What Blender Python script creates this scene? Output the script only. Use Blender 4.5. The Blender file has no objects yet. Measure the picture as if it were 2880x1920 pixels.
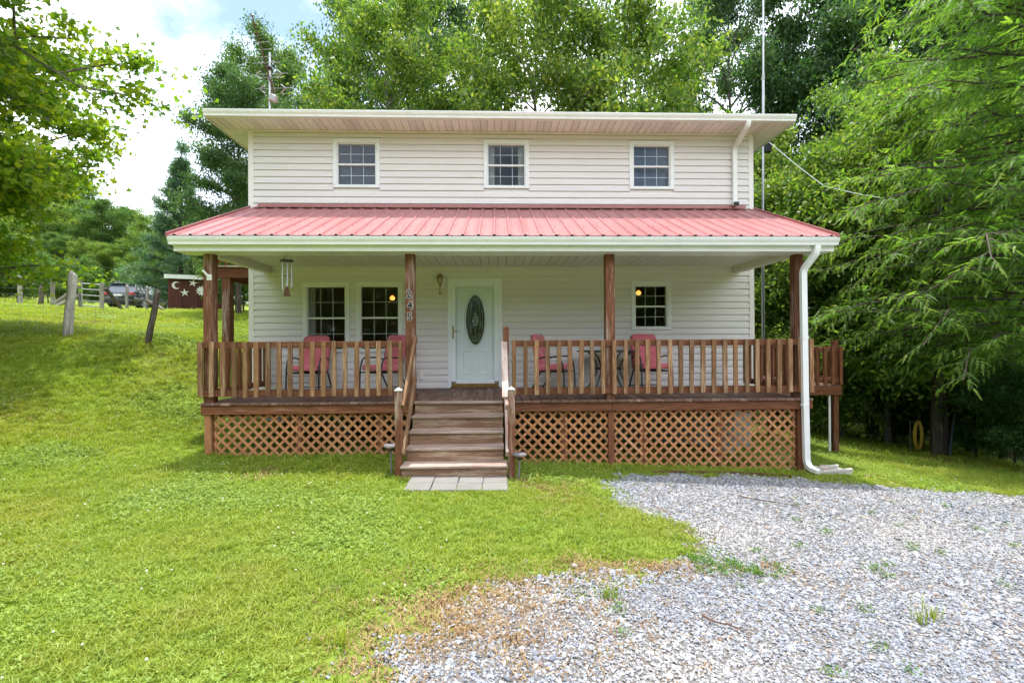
import bpy, bmesh, math, random
import numpy as np
from mathutils import Matrix, Vector, Euler

# ------------------------------------------------------------------ camera, sky, sun, exposure
scene = bpy.context.scene
R = math.radians
COL = scene.collection
CAM = (-0.1834, -9.384, 1.7664); YAW, PITCH, ROLL = 0.03213, 0.00351, -0.00544
cam_data = bpy.data.cameras.new('camera'); cam_data.lens = 17; cam_data.sensor_width = 36
cam_data.clip_start = 0.05; cam_data.clip_end = 2000
cam = bpy.data.objects.new('camera', cam_data); COL.objects.link(cam)
_f = Vector((math.sin(YAW), math.cos(YAW), 0)); _r = Vector((math.cos(YAW), -math.sin(YAW), 0)); _u = Vector((0, 0, 1))
_f2 = _f*math.cos(PITCH)+_u*math.sin(PITCH); _u2 = _u*math.cos(PITCH)-_f*math.sin(PITCH)
_r3 = _r*math.cos(ROLL)+_u2*math.sin(ROLL); _u3 = _u2*math.cos(ROLL)-_r*math.sin(ROLL)
cam.matrix_world = Matrix(((_r3.x, _u3.x, -_f2.x, CAM[0]), (_r3.y, _u3.y, -_f2.y, CAM[1]), (_r3.z, _u3.z, -_f2.z, CAM[2]), (0, 0, 0, 1)))
scene.camera = cam

SUN_EL, SUN_AZ = 79, -18         # high, behind the house and a little to the left
sdir = Vector((math.cos(R(SUN_EL))*math.sin(R(SUN_AZ)), math.cos(R(SUN_EL))*math.cos(R(SUN_AZ)), math.sin(R(SUN_EL))))
sun_data = bpy.data.lights.new('sun', 'SUN'); sun_data.energy = 2.7; sun_data.angle = R(0.6); sun_data.color = (1, 0.97, 0.92)
sun = bpy.data.objects.new('sun', sun_data); COL.objects.link(sun)
sun.rotation_euler = sdir.to_track_quat('Z', 'Y').to_euler()
world = bpy.data.worlds.new('World'); scene.world = world; world.use_nodes = True
wt = world.node_tree; wt.nodes.clear()
w_out = wt.nodes.new('ShaderNodeOutputWorld'); w_bg = wt.nodes.new('ShaderNodeBackground')
w_sky = wt.nodes.new('ShaderNodeTexSky'); w_sky.sky_type = 'NISHITA'; w_sky.sun_disc = False
w_sky.sun_elevation = R(SUN_EL); w_sky.sun_rotation = R(SUN_AZ); w_sky.air_density = 1.0; w_sky.dust_density = 1.0
w_tc = wt.nodes.new('ShaderNodeTexCoord'); w_map = wt.nodes.new('ShaderNodeMapping'); w_map.inputs['Scale'].default_value = (1, 1, 1.5)
w_map.inputs['Location'].default_value = (2.06, 0.72, 0.2)
w_n = wt.nodes.new('ShaderNodeTexNoise'); w_n.inputs['Scale'].default_value = 1.7; w_n.inputs['Detail'].default_value = 7; w_n.inputs['Roughness'].default_value = 0.55
w_r = wt.nodes.new('ShaderNodeValToRGB'); w_r.color_ramp.elements[0].position = 0.37; w_r.color_ramp.elements[1].position = 0.64
w_mix = wt.nodes.new('ShaderNodeMix'); w_mix.data_type = 'RGBA'; w_mix.inputs['B'].default_value = (11.6, 11.9, 12.4, 1)
L_ = wt.links.new
L_(w_tc.outputs['Generated'], w_map.inputs['Vector']); L_(w_map.outputs['Vector'], w_n.inputs['Vector']); L_(w_n.outputs['Fac'], w_r.inputs['Fac'])
L_(w_r.outputs['Color'], w_mix.inputs['Factor']); w_dim = wt.nodes.new('ShaderNodeMix'); w_dim.data_type = 'RGBA'; w_dim.blend_type = 'MULTIPLY'; w_dim.inputs['Factor'].default_value = 1; w_dim.inputs['B'].default_value = (0.85, 0.85, 0.85, 1)
L_(w_sky.outputs['Color'], w_dim.inputs['A']); L_(w_dim.outputs['Result'], w_mix.inputs['A']); L_(w_mix.outputs['Result'], w_bg.inputs['Color'])
w_bg.inputs['Strength'].default_value = 0.15
L_(w_bg.outputs['Background'], w_out.inputs['Surface'])
scene.view_settings.view_transform = 'Standard'; scene.view_settings.look = 'None'; scene.view_settings.gamma = 1
scene.view_settings.use_curve_mapping = False
scene.view_settings.exposure = 1.28
scene.cycles.max_bounces = 6; scene.cycles.diffuse_bounces = 3; scene.cycles.glossy_bounces = 3; scene.cycles.transparent_max_bounces = 12

rng = np.random.default_rng(7); rnd = random.Random(5)

# ------------------------------------------------------------------ materials
class G:
    def __init__(s, name):
        s.m = bpy.data.materials.new(name); s.m.use_nodes = True; s.t = s.m.node_tree; s.t.nodes.clear()
        s.out = s.t.nodes.new('ShaderNodeOutputMaterial')
    def n(s, typ, props=None, **inp):
        nd = s.t.nodes.new('ShaderNode'+typ)
        for k, v in (props or {}).items(): setattr(nd, k, v)
        for k, v in inp.items():
            k2 = int(k[1:]) if k[0] == '_' and k[1:].isdigit() else k.replace('_', ' ')
            s.put(nd.inputs[k2], v)
        return nd
    def put(s, sock, v):
        if isinstance(v, bpy.types.NodeSocket): s.t.links.new(v, sock)
        elif isinstance(v, bpy.types.Node): s.t.links.new(v.outputs[0], sock)
        else:
            if isinstance(v, tuple) and len(v) == 3 and sock.type == 'RGBA': v = v+(1,)
            sock.default_value = v
    def math(s, op, a, b=0.0, c=0.0, clamp=False):
        nd = s.t.nodes.new('ShaderNodeMath'); nd.operation = op; nd.use_clamp = clamp
        s.put(nd.inputs[0], a); s.put(nd.inputs[1], b)
        if len(nd.inputs) > 2: s.put(nd.inputs[2], c)
        return nd.outputs[0]
    def vmath(s, op, a, b):
        nd = s.t.nodes.new('ShaderNodeVectorMath'); nd.operation = op; s.put(nd.inputs[0], a); s.put(nd.inputs[1], b); return nd.outputs[0]
    def mix(s, f, a, b, mode='MIX'):
        nd = s.t.nodes.new('ShaderNodeMix'); nd.data_type = 'RGBA'; nd.blend_type = mode
        s.put(nd.inputs['Factor'], f); s.put(nd.inputs['A'], a); s.put(nd.inputs['B'], b); return nd.outputs['Result']
    def ramp(s, f, *st):
        nd = s.t.nodes.new('ShaderNodeValToRGB'); el = nd.color_ramp.elements
        while len(el) < len(st): el.new(0.5)
        for e, (p, c) in zip(el, st):
            e.position = p; e.color = (c, c, c, 1) if not isinstance(c, tuple) else (c+(1,) if len(c) == 3 else c)
        s.put(nd.inputs['Fac'], f); return nd.outputs['Color']
    def noise(s, vec, scale, detail=3, rough=0.5):
        return s.n('TexNoise', Vector=vec, Scale=float(scale), Detail=float(detail), Roughness=rough).outputs['Fac']
    def obj(s, rand=True):
        tc = s.n('TexCoord').outputs['Object']
        if not rand: return tc
        r = s.n('ObjectInfo').outputs['Random']
        return s.vmath('ADD', tc, s.n('CombineXYZ', X=s.math('MULTIPLY', r, 37.0), Y=s.math('MULTIPLY', r, 91.0), Z=s.math('MULTIPLY', r, 53.0)).outputs[0])
    def rand(s): return s.n('ObjectInfo').outputs['Random']
    def scl(s, vec, x, y, z): return s.vmath('MULTIPLY', vec, (x, y, z))
    def bump(s, h, strength=0.3, dist=0.01):
        return s.n('Bump', Height=h, Strength=strength, Distance=dist).outputs[0]
    def bsdf(s, color, rough=0.6, normal=None, metal=0.0, spec=0.4, **kw):
        p = s.n('BsdfPrincipled'); s.put(p.inputs['Base Color'], color); s.put(p.inputs['Roughness'], rough); s.put(p.inputs['Metallic'], metal)
        s.put(p.inputs['Specular IOR Level'], spec)
        if normal is not None: s.put(p.inputs['Normal'], normal)
        for k, v in kw.items(): s.put(p.inputs[k.replace('_', ' ')], v)
        return p.outputs[0]
    def fin(s, sh): s.t.links.new(sh, s.out.inputs['Surface']); return s.m

M = {}
def wood(name, dark, mid, worn, wear=0.4, rough=0.75, var=0.35, axis=0, fade=None):
    g = G(name); v = g.obj()
    sc = lambda a, b: tuple(a if i == axis else b for i in range(3))
    grain = g.noise(g.scl(v, *sc(3.0, 42)), 1, 5, 0.65)
    broad = g.noise(g.scl(v, *sc(1.1, 7)), 1, 3)
    fine = g.noise(g.scl(v, *sc(9, 160)), 1, 2)
    c = g.mix(g.ramp(grain, (0.3, 0.0), (0.7, 1.0)), dark, mid)
    wm = g.math('ADD', g.math('MULTIPLY', broad, 0.65), g.math('MULTIPLY', grain, 0.5))
    c = g.mix(g.ramp(wm, (0.80-wear*0.55, 0.0), (0.96-wear*0.5, 1.0)), c, worn)
    c = g.mix(g.ramp(fine, (0.28, 0.55), (0.5, 0.0)), c, tuple(x*0.35 for x in dark))
    k = g.math('ADD', g.math('MULTIPLY', g.rand(), var*2), 1-var)
    c = g.mix(1.0, c, g.n('CombineXYZ', X=k, Y=k, Z=k).outputs[0], 'MULTIPLY')
    M[name] = g.fin(g.bsdf(c, rough, g.bump(g.math('ADD', grain, g.math('MULTIPLY', fine, 0.6)), 0.55, 0.004), spec=0.25)); return M[name]
wood('stain', (0.12, 0.042, 0.021), (0.26, 0.102, 0.050), (0.42, 0.27, 0.19), 0.22, var=0.15)
wood('stain_post', (0.10, 0.037, 0.020), (0.23, 0.092, 0.046), (0.46, 0.36, 0.30), 0.36, var=0.15)
wood('baluster', (0.16, 0.076, 0.036), (0.31, 0.165, 0.080), (0.44, 0.29, 0.18), 0.40, var=0.30)
wood('tread', (0.22, 0.130, 0.098), (0.30, 0.205, 0.160), (0.40, 0.31, 0.26), 0.60, var=0.12)
wood('riser', (0.16, 0.085, 0.052), (0.30, 0.18, 0.115), (0.46, 0.34, 0.25), 0.42, var=0.15)
wood('handrail', (0.27, 0.14, 0.11), (0.40, 0.26, 0.22), (0.54, 0.44, 0.39), 0.62, var=0.12)
wood('deck', (0.10, 0.050, 0.038), (0.20, 0.11, 0.085), (0.33, 0.23, 0.18), 0.38, rough=0.6, var=0.15)
wood('lattice', (0.40, 0.170, 0.072), (0.51, 0.25, 0.115), (0.60, 0.36, 0.21), 0.30, var=0.14)
wood('old_fence', (0.15, 0.13, 0.11), (0.32, 0.29, 0.26), (0.48, 0.45, 0.41), 0.55, var=0.25)
wood('old_dark', (0.06, 0.045, 0.04), (0.13, 0.10, 0.09), (0.28, 0.24, 0.22), 0.35, var=0.2)
wood('shed', (0.075, 0.026, 0.020), (0.125, 0.042, 0.032), (0.20, 0.10, 0.08), 0.18, var=0.2)
wood('bark', (0.045, 0.034, 0.026), (0.12, 0.095, 0.075), (0.22, 0.19, 0.16), 0.35, var=0.2, axis=2)
wood('bark_grey', (0.09, 0.08, 0.065), (0.22, 0.20, 0.17), (0.34, 0.32, 0.28), 0.45, var=0.2, axis=2)

def plain(name, col, rough=0.5, metal=0.0, spec=0.4, dirt=0.12, scale=6.0, bump=0.0, var=0.0, dcol=None, coat=0.0):
    g = G(name); v = g.obj()
    n1 = g.noise(v, scale, 5, 0.6); n2 = g.noise(v, scale*9, 3)
    d = dcol or tuple(x*0.45 for x in col)
    c = g.mix(g.math('MULTIPLY', g.ramp(n1, (0.42, 0.0), (0.75, 1.0)), dirt*2), col, d)
    c = g.mix(g.math('MULTIPLY', g.ramp(n2, (0.5, 0.0), (0.75, 1.0)), dirt), c, d)
    if var:
        k = g.math('ADD', g.math('MULTIPLY', g.rand(), var*2), 1-var)
        c = g.mix(1.0, c, g.n('CombineXYZ', X=k, Y=k, Z=k).outputs[0], 'MULTIPLY')
    rr = g.math('ADD', g.math('MULTIPLY', n1, 0.15), rough-0.07)
    M[name] = g.fin(g.bsdf(c, rr, g.bump(n2, bump, 0.004) if bump else None, metal, spec, Coat_Weight=coat)); return M[name]
plain('siding', (0.745, 0.70, 0.705), 0.5, dirt=0.08, scale=1.6, var=0.015, dcol=(0.55, 0.51, 0.44))
plain('vinyl', (0.82, 0.765, 0.755), 0.45, dirt=0.06, scale=3, dcol=(0.5, 0.47, 0.42))
plain('white_metal', (0.82, 0.82, 0.82), 0.35, dirt=0.09, scale=3, dcol=(0.42, 0.40, 0.37))
plain('ceiling_vinyl', (0.72, 0.70, 0.655), 0.5, dirt=0.05, var=0.02)
plain('window_white', (0.80, 0.81, 0.83), 0.4, dirt=0.06)
plain('door_white', (0.84, 0.87, 0.91), 0.4, dirt=0.05)
plain('muntin', (0.55, 0.58, 0.62), 0.4, dirt=0.05)
plain('black_metal', (0.02, 0.018, 0.018), 0.4, dirt=0.2, dcol=(0.06, 0.05, 0.05))
plain('brass', (0.42, 0.27, 0.08), 0.32, metal=0.9, dirt=0.25, scale=12, dcol=(0.10, 0.06, 0.02))
plain('galv', (0.55, 0.56, 0.57), 0.4, metal=0.7, dirt=0.2, dcol=(0.3, 0.3, 0.3))
plain('galv_dull', (0.42, 0.43, 0.42), 0.55, metal=0.3, dirt=0.25)
plain('rust', (0.13, 0.06, 0.035), 0.7, metal=0.2, dirt=0.3)
plain('concrete', (0.21, 0.20, 0.185), 0.85, dirt=0.22, scale=5, bump=0.4, var=0.06, dcol=(0.13, 0.125, 0.11))
plain('concrete_pale', (0.46, 0.43, 0.40), 0.85, dirt=0.2, scale=5, bump=0.4, dcol=(0.26, 0.24, 0.21))
plain('block', (0.33, 0.32, 0.30), 0.9, dirt=0.25, bump=0.4, var=0.1)
plain('dirt_floor', (0.15, 0.095, 0.06), 0.95, dirt=0.3, bump=0.6)
plain('interior', (0.42, 0.30, 0.19), 0.8, dirt=0.3, scale=1.5)
plain('curtain', (0.50, 0.50, 0.50), 0.9, dirt=0.1)
plain('blind', (0.085, 0.11, 0.17), 0.6, dirt=0.05)
plain('black_plastic', (0.015, 0.015, 0.016), 0.45, dirt=0.15)
plain('grey_plastic', (0.19, 0.17, 0.175), 0.4, dirt=0.1)
plain('panel_dark', (0.03, 0.03, 0.05), 0.2, dirt=0.1, spec=0.6)
plain('white_paint', (0.78, 0.76, 0.70), 0.6, dirt=0.2, scale=10)
plain('number_white', (0.80, 0.80, 0.80), 0.4, dirt=0.05)
plain('number_black', (0.012, 0.012, 0.014), 0.4, dirt=0.05)
plain('rope', (0.42, 0.28, 0.03), 0.8, dirt=0.2)
plain('rock', (0.40, 0.33, 0.29), 0.85, dirt=0.25, bump=0.5)
plain('tyre', (0.018, 0.018, 0.018), 0.8, dirt=0.2)
plain('rim', (0.45, 0.46, 0.47), 0.3, metal=0.8, dirt=0.15)
plain('car_dark', (0.05, 0.058, 0.066), 0.22, metal=0.3, dirt=0.05, coat=0.8)
plain('car_glass', (0.07, 0.085, 0.10), 0.05, spec=1.0, dirt=0.02)
plain('car_trim', (0.02, 0.02, 0.022), 0.5, dirt=0.1)
plain('tail_red', (0.45, 0.015, 0.01), 0.25, dirt=0.05, spec=0.6)
plain('wire', (0.20, 0.19, 0.18), 0.5, metal=0.4, dirt=0.1)
plain('cable_white', (0.62, 0.66, 0.66), 0.5, dirt=0.05)
plain('teal_metal', (0.03, 0.06, 0.07), 0.5, dirt=0.2)

def red_metal(name, axis_y=True):
    g = G(name); v = g.obj(False)
    n1 = g.noise(g.scl(g.obj(), 3, 0.9, 1), 1, 5, 0.6); n2 = g.noise(g.obj(), 40, 3)
    c = g.mix(g.ramp(n1, (0.35, 0.0), (0.7, 1.0)), (0.30, 0.098, 0.098), (0.34, 0.13, 0.13))
    c = g.mix(g.math('MULTIPLY', g.ramp(n2, (0.52, 0.0), (0.8, 1.0)), 0.25), c, (0.55, 0.28, 0.25))
    k = g.math('ADD', g.math('MULTIPLY', g.rand(), 0.10), 0.95)
    c = g.mix(1.0, c, g.n('CombineXYZ', X=k, Y=k, Z=k).outputs[0], 'MULTIPLY')
    M[name] = g.fin(g.bsdf(c, g.math('ADD', g.math('MULTIPLY', n1, 0.2), 0.30), None, 0.0, 0.5)); return M[name]
red_metal('roof_red')

def soffit_mat():
    g = G('soffit_vented'); tc = g.obj(False)
    m = g.vmath('MULTIPLY', tc, (90, 60, 60))
    fx = g.math('FRACT', g.n('SeparateXYZ', Vector=m).outputs['X']); fy = g.math('FRACT', g.n('SeparateXYZ', Vector=m).outputs['Y'])
    dx = g.math('SUBTRACT', fx, 0.5); dy = g.math('SUBTRACT', fy, 0.5)
    d = g.math('ADD', g.math('MULTIPLY', dx, dx), g.math('MULTIPLY', dy, dy))
    c = g.mix(g.math('LESS_THAN', d, 0.06), (0.80, 0.745, 0.735), (0.34, 0.28, 0.26))
    M['soffit_vented'] = g.fin(g.bsdf(c, 0.5))
soffit_mat()

def glass_mat():
    g = G('glass')
    fr = g.n('Fresnel', IOR=1.5).outputs[0]
    wv = g.noise(g.obj(), 1.3, 2)
    gl = g.n('BsdfGlossy', Roughness=0.02, Color=(0.95, 0.97, 1.0), Normal=g.bump(wv, 0.08, 0.02)).outputs[0]
    tr = g.n('BsdfTransparent', Color=(0.98, 0.99, 0.99)).outputs[0]
    mx = g.n('MixShader', Fac=g.math('MULTIPLY', fr, 0.42)); g.put(mx.inputs[1], tr); g.put(mx.inputs[2], gl)
    M['glass'] = g.fin(mx.outputs[0])
glass_mat()
def oval_glass():
    g = G('leaded_glass'); v = g.obj(False)
    n = g.n('TexVoronoi', Vector=v, Scale=28.0).outputs['Distance']; n2 = g.noise(v, 9, 4)
    c = g.mix(g.ramp(n2, (0.45, 0.0), (0.65, 1.0)), (0.010, 0.014, 0.008), (0.035, 0.055, 0.025))
    M['leaded_glass'] = g.fin(g.bsdf(c, 0.12, g.bump(n, 0.25, 0.01), 0.0, 0.5))
oval_glass()
def emit(name, col, s):
    g = G(name); M[name] = g.fin(g.n('Emission', Color=col, Strength=s).outputs[0])
emit('bulb', (1.0, 0.42, 0.07), 0.8)

def cushion():
    g = G('cushion'); v = g.obj()
    n = g.noise(v, 5, 4); w = g.noise(v, 160, 2)
    c = g.mix(g.ramp(n, (0.3, 0.0), (0.7, 1.0)), (0.50, 0.10, 0.13), (0.60, 0.17, 0.20))
    M['cushion'] = g.fin(g.bsdf(c, 0.85, g.bump(w, 0.3, 0.002), 0, 0.2, Sheen_Weight=0.3))
cushion()

def leaf_mat(name, dark, mid, light, trans=0.42, tcol=None, rough=0.45):
    g = G(name); a = g.n('Attribute', {'attribute_name': 'tint'}).outputs['Fac']
    r = g.rand()
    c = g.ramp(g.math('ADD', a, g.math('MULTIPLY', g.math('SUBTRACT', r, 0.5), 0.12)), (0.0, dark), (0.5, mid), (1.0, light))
    p = g.bsdf(c, rough, None, 0, 0.35)
    t = g.n('BsdfTranslucent', Color=g.mix(1.0, c, tcol or (1.28, 1.42, 0.62), 'MULTIPLY')).outputs[0]
    mx = g.n('MixShader', Fac=trans); g.put(mx.inputs[1], p); g.put(mx.inputs[2], t)
    M[name] = g.fin(mx.outputs[0])
leaf_mat('leaf_maple', (0.085, 0.170, 0.022), (0.175, 0.285, 0.028), (0.36, 0.39, 0.032), 0.58)
leaf_mat('leaf_bright', (0.055, 0.120, 0.026), (0.130, 0.225, 0.040), (0.32, 0.37, 0.075), 0.5)
leaf_mat('leaf_mid', (0.050, 0.115, 0.034), (0.095, 0.185, 0.044), (0.19, 0.26, 0.06), 0.48)
leaf_mat('leaf_dark', (0.032, 0.080, 0.030), (0.062, 0.138, 0.044), (0.13, 0.21, 0.06), 0.45)
leaf_mat('leaf_pine', (0.06, 0.125, 0.085), (0.105, 0.195, 0.125), (0.17, 0.26, 0.15), 0.45)
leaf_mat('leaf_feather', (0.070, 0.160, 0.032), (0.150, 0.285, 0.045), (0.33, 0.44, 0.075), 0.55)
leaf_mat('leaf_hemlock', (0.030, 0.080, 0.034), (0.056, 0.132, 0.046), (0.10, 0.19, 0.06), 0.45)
leaf_mat('leaf_weed', (0.06, 0.14, 0.022), (0.12, 0.24, 0.03), (0.20, 0.31, 0.04), 0.4)

def grass_mat():
    g = G('grass_blade'); pos = g.n('NewGeometry').outputs['Position']; r = g.rand()
    big = g.noise(pos, 0.55, 4, 0.6); med = g.noise(pos, 2.6, 4, 0.6)
    c = g.mix(g.ramp(r, (0.0, 0.0), (1.0, 1.0)), (0.19, 0.285, 0.030), (0.35, 0.42, 0.060))
    c = g.mix(g.ramp(big, (0.45, 0.0), (0.70, 0.55)), c, (0.33, 0.32, 0.055))
    c = g.mix(g.ramp(med, (0.60, 0.0), (0.80, 0.4)), c, (0.36, 0.27, 0.10))
    c = g.mix(g.ramp(med, (0.26, 0.5), (0.42, 0.0)), c, (0.09, 0.20, 0.035))
    p = g.bsdf(c, 0.5, None, 0, 0.3)
    t = g.n('BsdfTranslucent', Color=g.mix(1.0, c, (1.3, 1.3, 0.6), 'MULTIPLY')).outputs[0]
    mx = g.n('MixShader', Fac=0.45); g.put(mx.inputs[1], p); g.put(mx.inputs[2], t); M['grass_blade'] = g.fin(mx.outputs[0])
    g = G('dry_grass'); r = g.rand()
    c = g.mix(r, (0.20, 0.11, 0.05), (0.36, 0.25, 0.11)); M['dry_grass'] = g.fin(g.bsdf(c, 0.8))
    g = G('clover_leaf'); r = g.rand()
    c = g.mix(r, (0.155, 0.26, 0.028), (0.28, 0.37, 0.055)); p = g.bsdf(c, 0.5)
    t = g.n('BsdfTranslucent', Color=g.mix(1.0, c, (1.3, 1.3, 0.6), 'MULTIPLY')).outputs[0]
    mx = g.n('MixShader', Fac=0.3); g.put(mx.inputs[1], p); g.put(mx.inputs[2], t); M['clover_leaf'] = g.fin(mx.outputs[0])
    plain('clover_flower', (0.72, 0.70, 0.62), 0.8, dirt=0.2, scale=80)
grass_mat()
def lawn_mat():
    g = G('lawn'); pos = g.n('NewGeometry').outputs['Position']
    big = g.noise(pos, 0.55, 4, 0.6); med = g.noise(pos, 2.6, 4, 0.6); fine = g.noise(pos, 30, 5, 0.7); ff = g.noise(pos, 130, 3)
    c = g.mix(g.ramp(fine, (0.35, 0.0), (0.65, 1.0)), (0.14, 0.22, 0.028), (0.25, 0.33, 0.048))
    c = g.mix(g.ramp(big, (0.42, 0.0), (0.70, 0.5)), c, (0.22, 0.22, 0.045))
    c = g.mix(g.ramp(med, (0.62, 0.0), (0.80, 0.55)), c, (0.26, 0.17, 0.08))
    c = g.mix(g.ramp(ff, (0.3, 0.5), (0.5, 0.0)), c, (0.04, 0.035, 0.015))
    M['lawn'] = g.fin(g.bsdf(c, 0.95, g.bump(g.math('ADD', fine, g.math('MULTIPLY', ff, 0.5)), 0.8, 0.03), 0, 0.1))
    g = G('soil'); pos = g.n('NewGeometry').outputs['Position']
    n = g.noise(pos, 9, 5, 0.65); f = g.noise(pos, 120, 4)
    c = g.mix(g.ramp(n, (0.35, 0.0), (0.7, 1.0)), (0.20, 0.205, 0.215), (0.20, 0.15, 0.10))
    c = g.mix(g.ramp(f, (0.35, 0.7), (0.6, 0.0)), c, (0.10, 0.095, 0.095))
    M['soil'] = g.fin(g.bsdf(c, 0.95, g.bump(f, 0.8, 0.02), 0, 0.1))
    g = G('stone'); r = g.rand(); v = g.obj()
    n = g.noise(v, 40, 4)
    c = g.ramp(r, (0.0, (0.14, 0.15, 0.18)), (0.22, (0.245, 0.26, 0.295)), (0.60, (0.31, 0.32, 0.345)), (0.88, (0.355, 0.35, 0.345)), (0.955, (0.36, 0.30, 0.235)), (0.99, (0.20, 0.12, 0.08)))
    c = g.mix(g.math('MULTIPLY', g.ramp(n, (0.4, 0.0), (0.7, 1.0)), 0.30), c, (0.20, 0.20, 0.21))
    pos = g.n('NewGeometry').outputs['Position']; bn = g.noise(pos, 0.55, 3)
    c = g.mix(g.ramp(bn, (0.50, 0.0), (0.68, 0.6)), c, (0.38, 0.36, 0.335)); c = g.mix(g.ramp(bn, (0.32, 0.5), (0.46, 0.0)), c, (0.22, 0.24, 0.29))
    M['stone'] = g.fin(g.bsdf(c, 0.85, g.bump(n, 0.3, 0.004), 0, 0.25))
lawn_mat()

# ------------------------------------------------------------------ mesh helpers
def link(o, parent=None):
    COL.objects.link(o)
    if parent is not None: o.parent = parent
    return o
def tag(o, label=None, cat=None, group=None, kind=None):
    if label: o['label'] = label
    if cat: o['category'] = cat
    if group: o['group'] = group
    if kind: o['kind'] = kind
    return o
def thing(name, label, cat, loc=(0, 0, 0), rotz=0.0, group=None):
    o = bpy.data.objects.new(name, None); o.empty_display_size = 0.1; o.location = loc; o.rotation_euler = (0, 0, rotz)
    COL.objects.link(o); return tag(o, label, cat, group)
def mkobj(name, mesh, mat=None, parent=None, loc=(0, 0, 0), rot=(0, 0, 0)):
    if mat and not mesh.materials: mesh.materials.append(M[mat])
    o = bpy.data.objects.new(name, mesh); o.location = loc; o.rotation_euler = rot
    return link(o, parent)

class MB:
    def __init__(s): s.v = []; s.f = []; s.sm = []
    def add(s, vs, fs, smooth=False):
        b = len(s.v); s.v += [tuple(p) for p in vs]; s.f += [tuple(i+b for i in q) for q in fs]; s.sm += [smooth]*len(fs); return s
    def box(s, c, d, rot=None, ch=0.0):
        vs, fs = cbox(d, ch); mt = (rot.to_matrix() if isinstance(rot, Euler) else rot) if rot is not None else None
        c = Vector(c); return s.add([(mt @ Vector(p) if mt else Vector(p))+c for p in vs], fs)
    def b2(s, x0, x1, y0, y1, z0, z1, ch=0.0):
        return s.box(((x0+x1)/2, (y0+y1)/2, (z0+z1)/2), (abs(x1-x0), abs(y1-y0), abs(z1-z0)), None, ch)
    def tube(s, path, r, n=8, cap=True, closed=False, aspect=1.0):
        path = [Vector(p) for p in path]; m = len(path); rs = r if isinstance(r, (list, tuple)) else [r]*m
        vs = []; up = None
        for i, p in enumerate(path):
            a = path[i-1] if i > 0 else (path[-1] if closed else p); b = path[i+1] if i < m-1 else (path[0] if closed else p)
            t = (b-a).normalized() if (b-a).length > 1e-9 else Vector((0, 0, 1))
            if up is None: up = Vector((0, 0, 1)) if abs(t.z) < 0.9 else Vector((1, 0, 0))
            x = up.cross(t)
            if x.length < 1e-6: x = Vector((1, 0, 0)).cross(t)
            x.normalize(); y = t.cross(x).normalized(); up = y
            for k in range(n):
                an = 2*math.pi*k/n; vs.append(p+x*math.cos(an)*rs[i]*aspect+y*math.sin(an)*rs[i])
        fs = []
        for i in range(m if closed else m-1):
            j = (i+1) % m
            for k in range(n): fs.append((i*n+k, i*n+(k+1) % n, j*n+(k+1) % n, j*n+k))
        if cap and not closed: fs += [tuple(range(n-1, -1, -1)), tuple(range((m-1)*n, m*n))]
        return s.add(vs, fs, True)
    def rtube(s, path, w, d, up=(0, 0, 1)):      # rectangular tube along a path lying in a vertical plane
        path = [Vector(p) for p in path]; m = len(path); vs = []; U = Vector(up)
        for i, p in enumerate(path):
            t = (path[min(i+1, m-1)]-path[max(i-1, 0)]).normalized(); x = Vector((1, 0, 0)); y = t.cross(x).normalized()
            x = y.cross(t).normalized()
            for a, b in ((-1, -1), (1, -1), (1, 1), (-1, 1)): vs.append(p+x*a*w/2+y*b*d/2)
        fs = [(i*4+k, i*4+(k+1) % 4, i*4+4+(k+1) % 4, i*4+4+k) for i in range(m-1) for k in range(4)]
        fs += [(3, 2, 1, 0), tuple((m-1)*4+k for k in range(4))]
        return s.add(vs, fs)
    def lathe(s, prof, n=16, c=(0, 0, 0)):
        vs = [(c[0]+r*math.cos(2*math.pi*k/n), c[1]+r*math.sin(2*math.pi*k/n), c[2]+z) for r, z in prof for k in range(n)]
        fs = [(i*n+k, i*n+(k+1) % n, (i+1)*n+(k+1) % n, (i+1)*n+k) for i in range(len(prof)-1) for k in range(n)]
        fs += [tuple(range(n-1, -1, -1)), tuple(range((len(prof)-1)*n, len(prof)*n))]
        return s.add(vs, fs, True)
    def extr(s, prof, x0, x1, smooth=False):     # (y, z) profile along x
        n = len(prof); vs = [(x0, y, z) for y, z in prof]+[(x1, y, z) for y, z in prof]
        fs = [(i, (i+1) % n, n+(i+1) % n, n+i) for i in range(n)]+[tuple(range(n-1, -1, -1)), tuple(range(n, 2*n))]
        return s.add(vs, fs, smooth)
    def extr_xz(s, poly, y0, y1):                # (x, z) polygon between two depths
        n = len(poly); vs = [(x, y0, z) for x, z in poly]+[(x, y1, z) for x, z in poly]
        fs = [(i, (i+1) % n, n+(i+1) % n, n+i) for i in range(n)]+[tuple(range(n-1, -1, -1)), tuple(range(n, 2*n))]
        return s.add(vs, fs)
    def mesh(s, name, mat=None):
        me = bpy.data.meshes.new(name); me.from_pydata(s.v, [], s.f)
        bm = bmesh.new(); bm.from_mesh(me); bmesh.ops.recalc_face_normals(bm, faces=bm.faces); bm.to_mesh(me); bm.free()
        if any(s.sm): me.polygons.foreach_set('use_smooth', [bool(q) for q in s.sm]); me.update()
        if any(s.sm) and hasattr(me, 'set_sharp_from_angle'): me.set_sharp_from_angle(angle=R(45))
        if mat: me.materials.append(M[mat])
        return me
    def build(s, name, mat, parent=None, loc=(0, 0, 0), rot=(0, 0, 0)):
        return mkobj(name, s.mesh(name, mat), None, parent, loc, rot)
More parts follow.
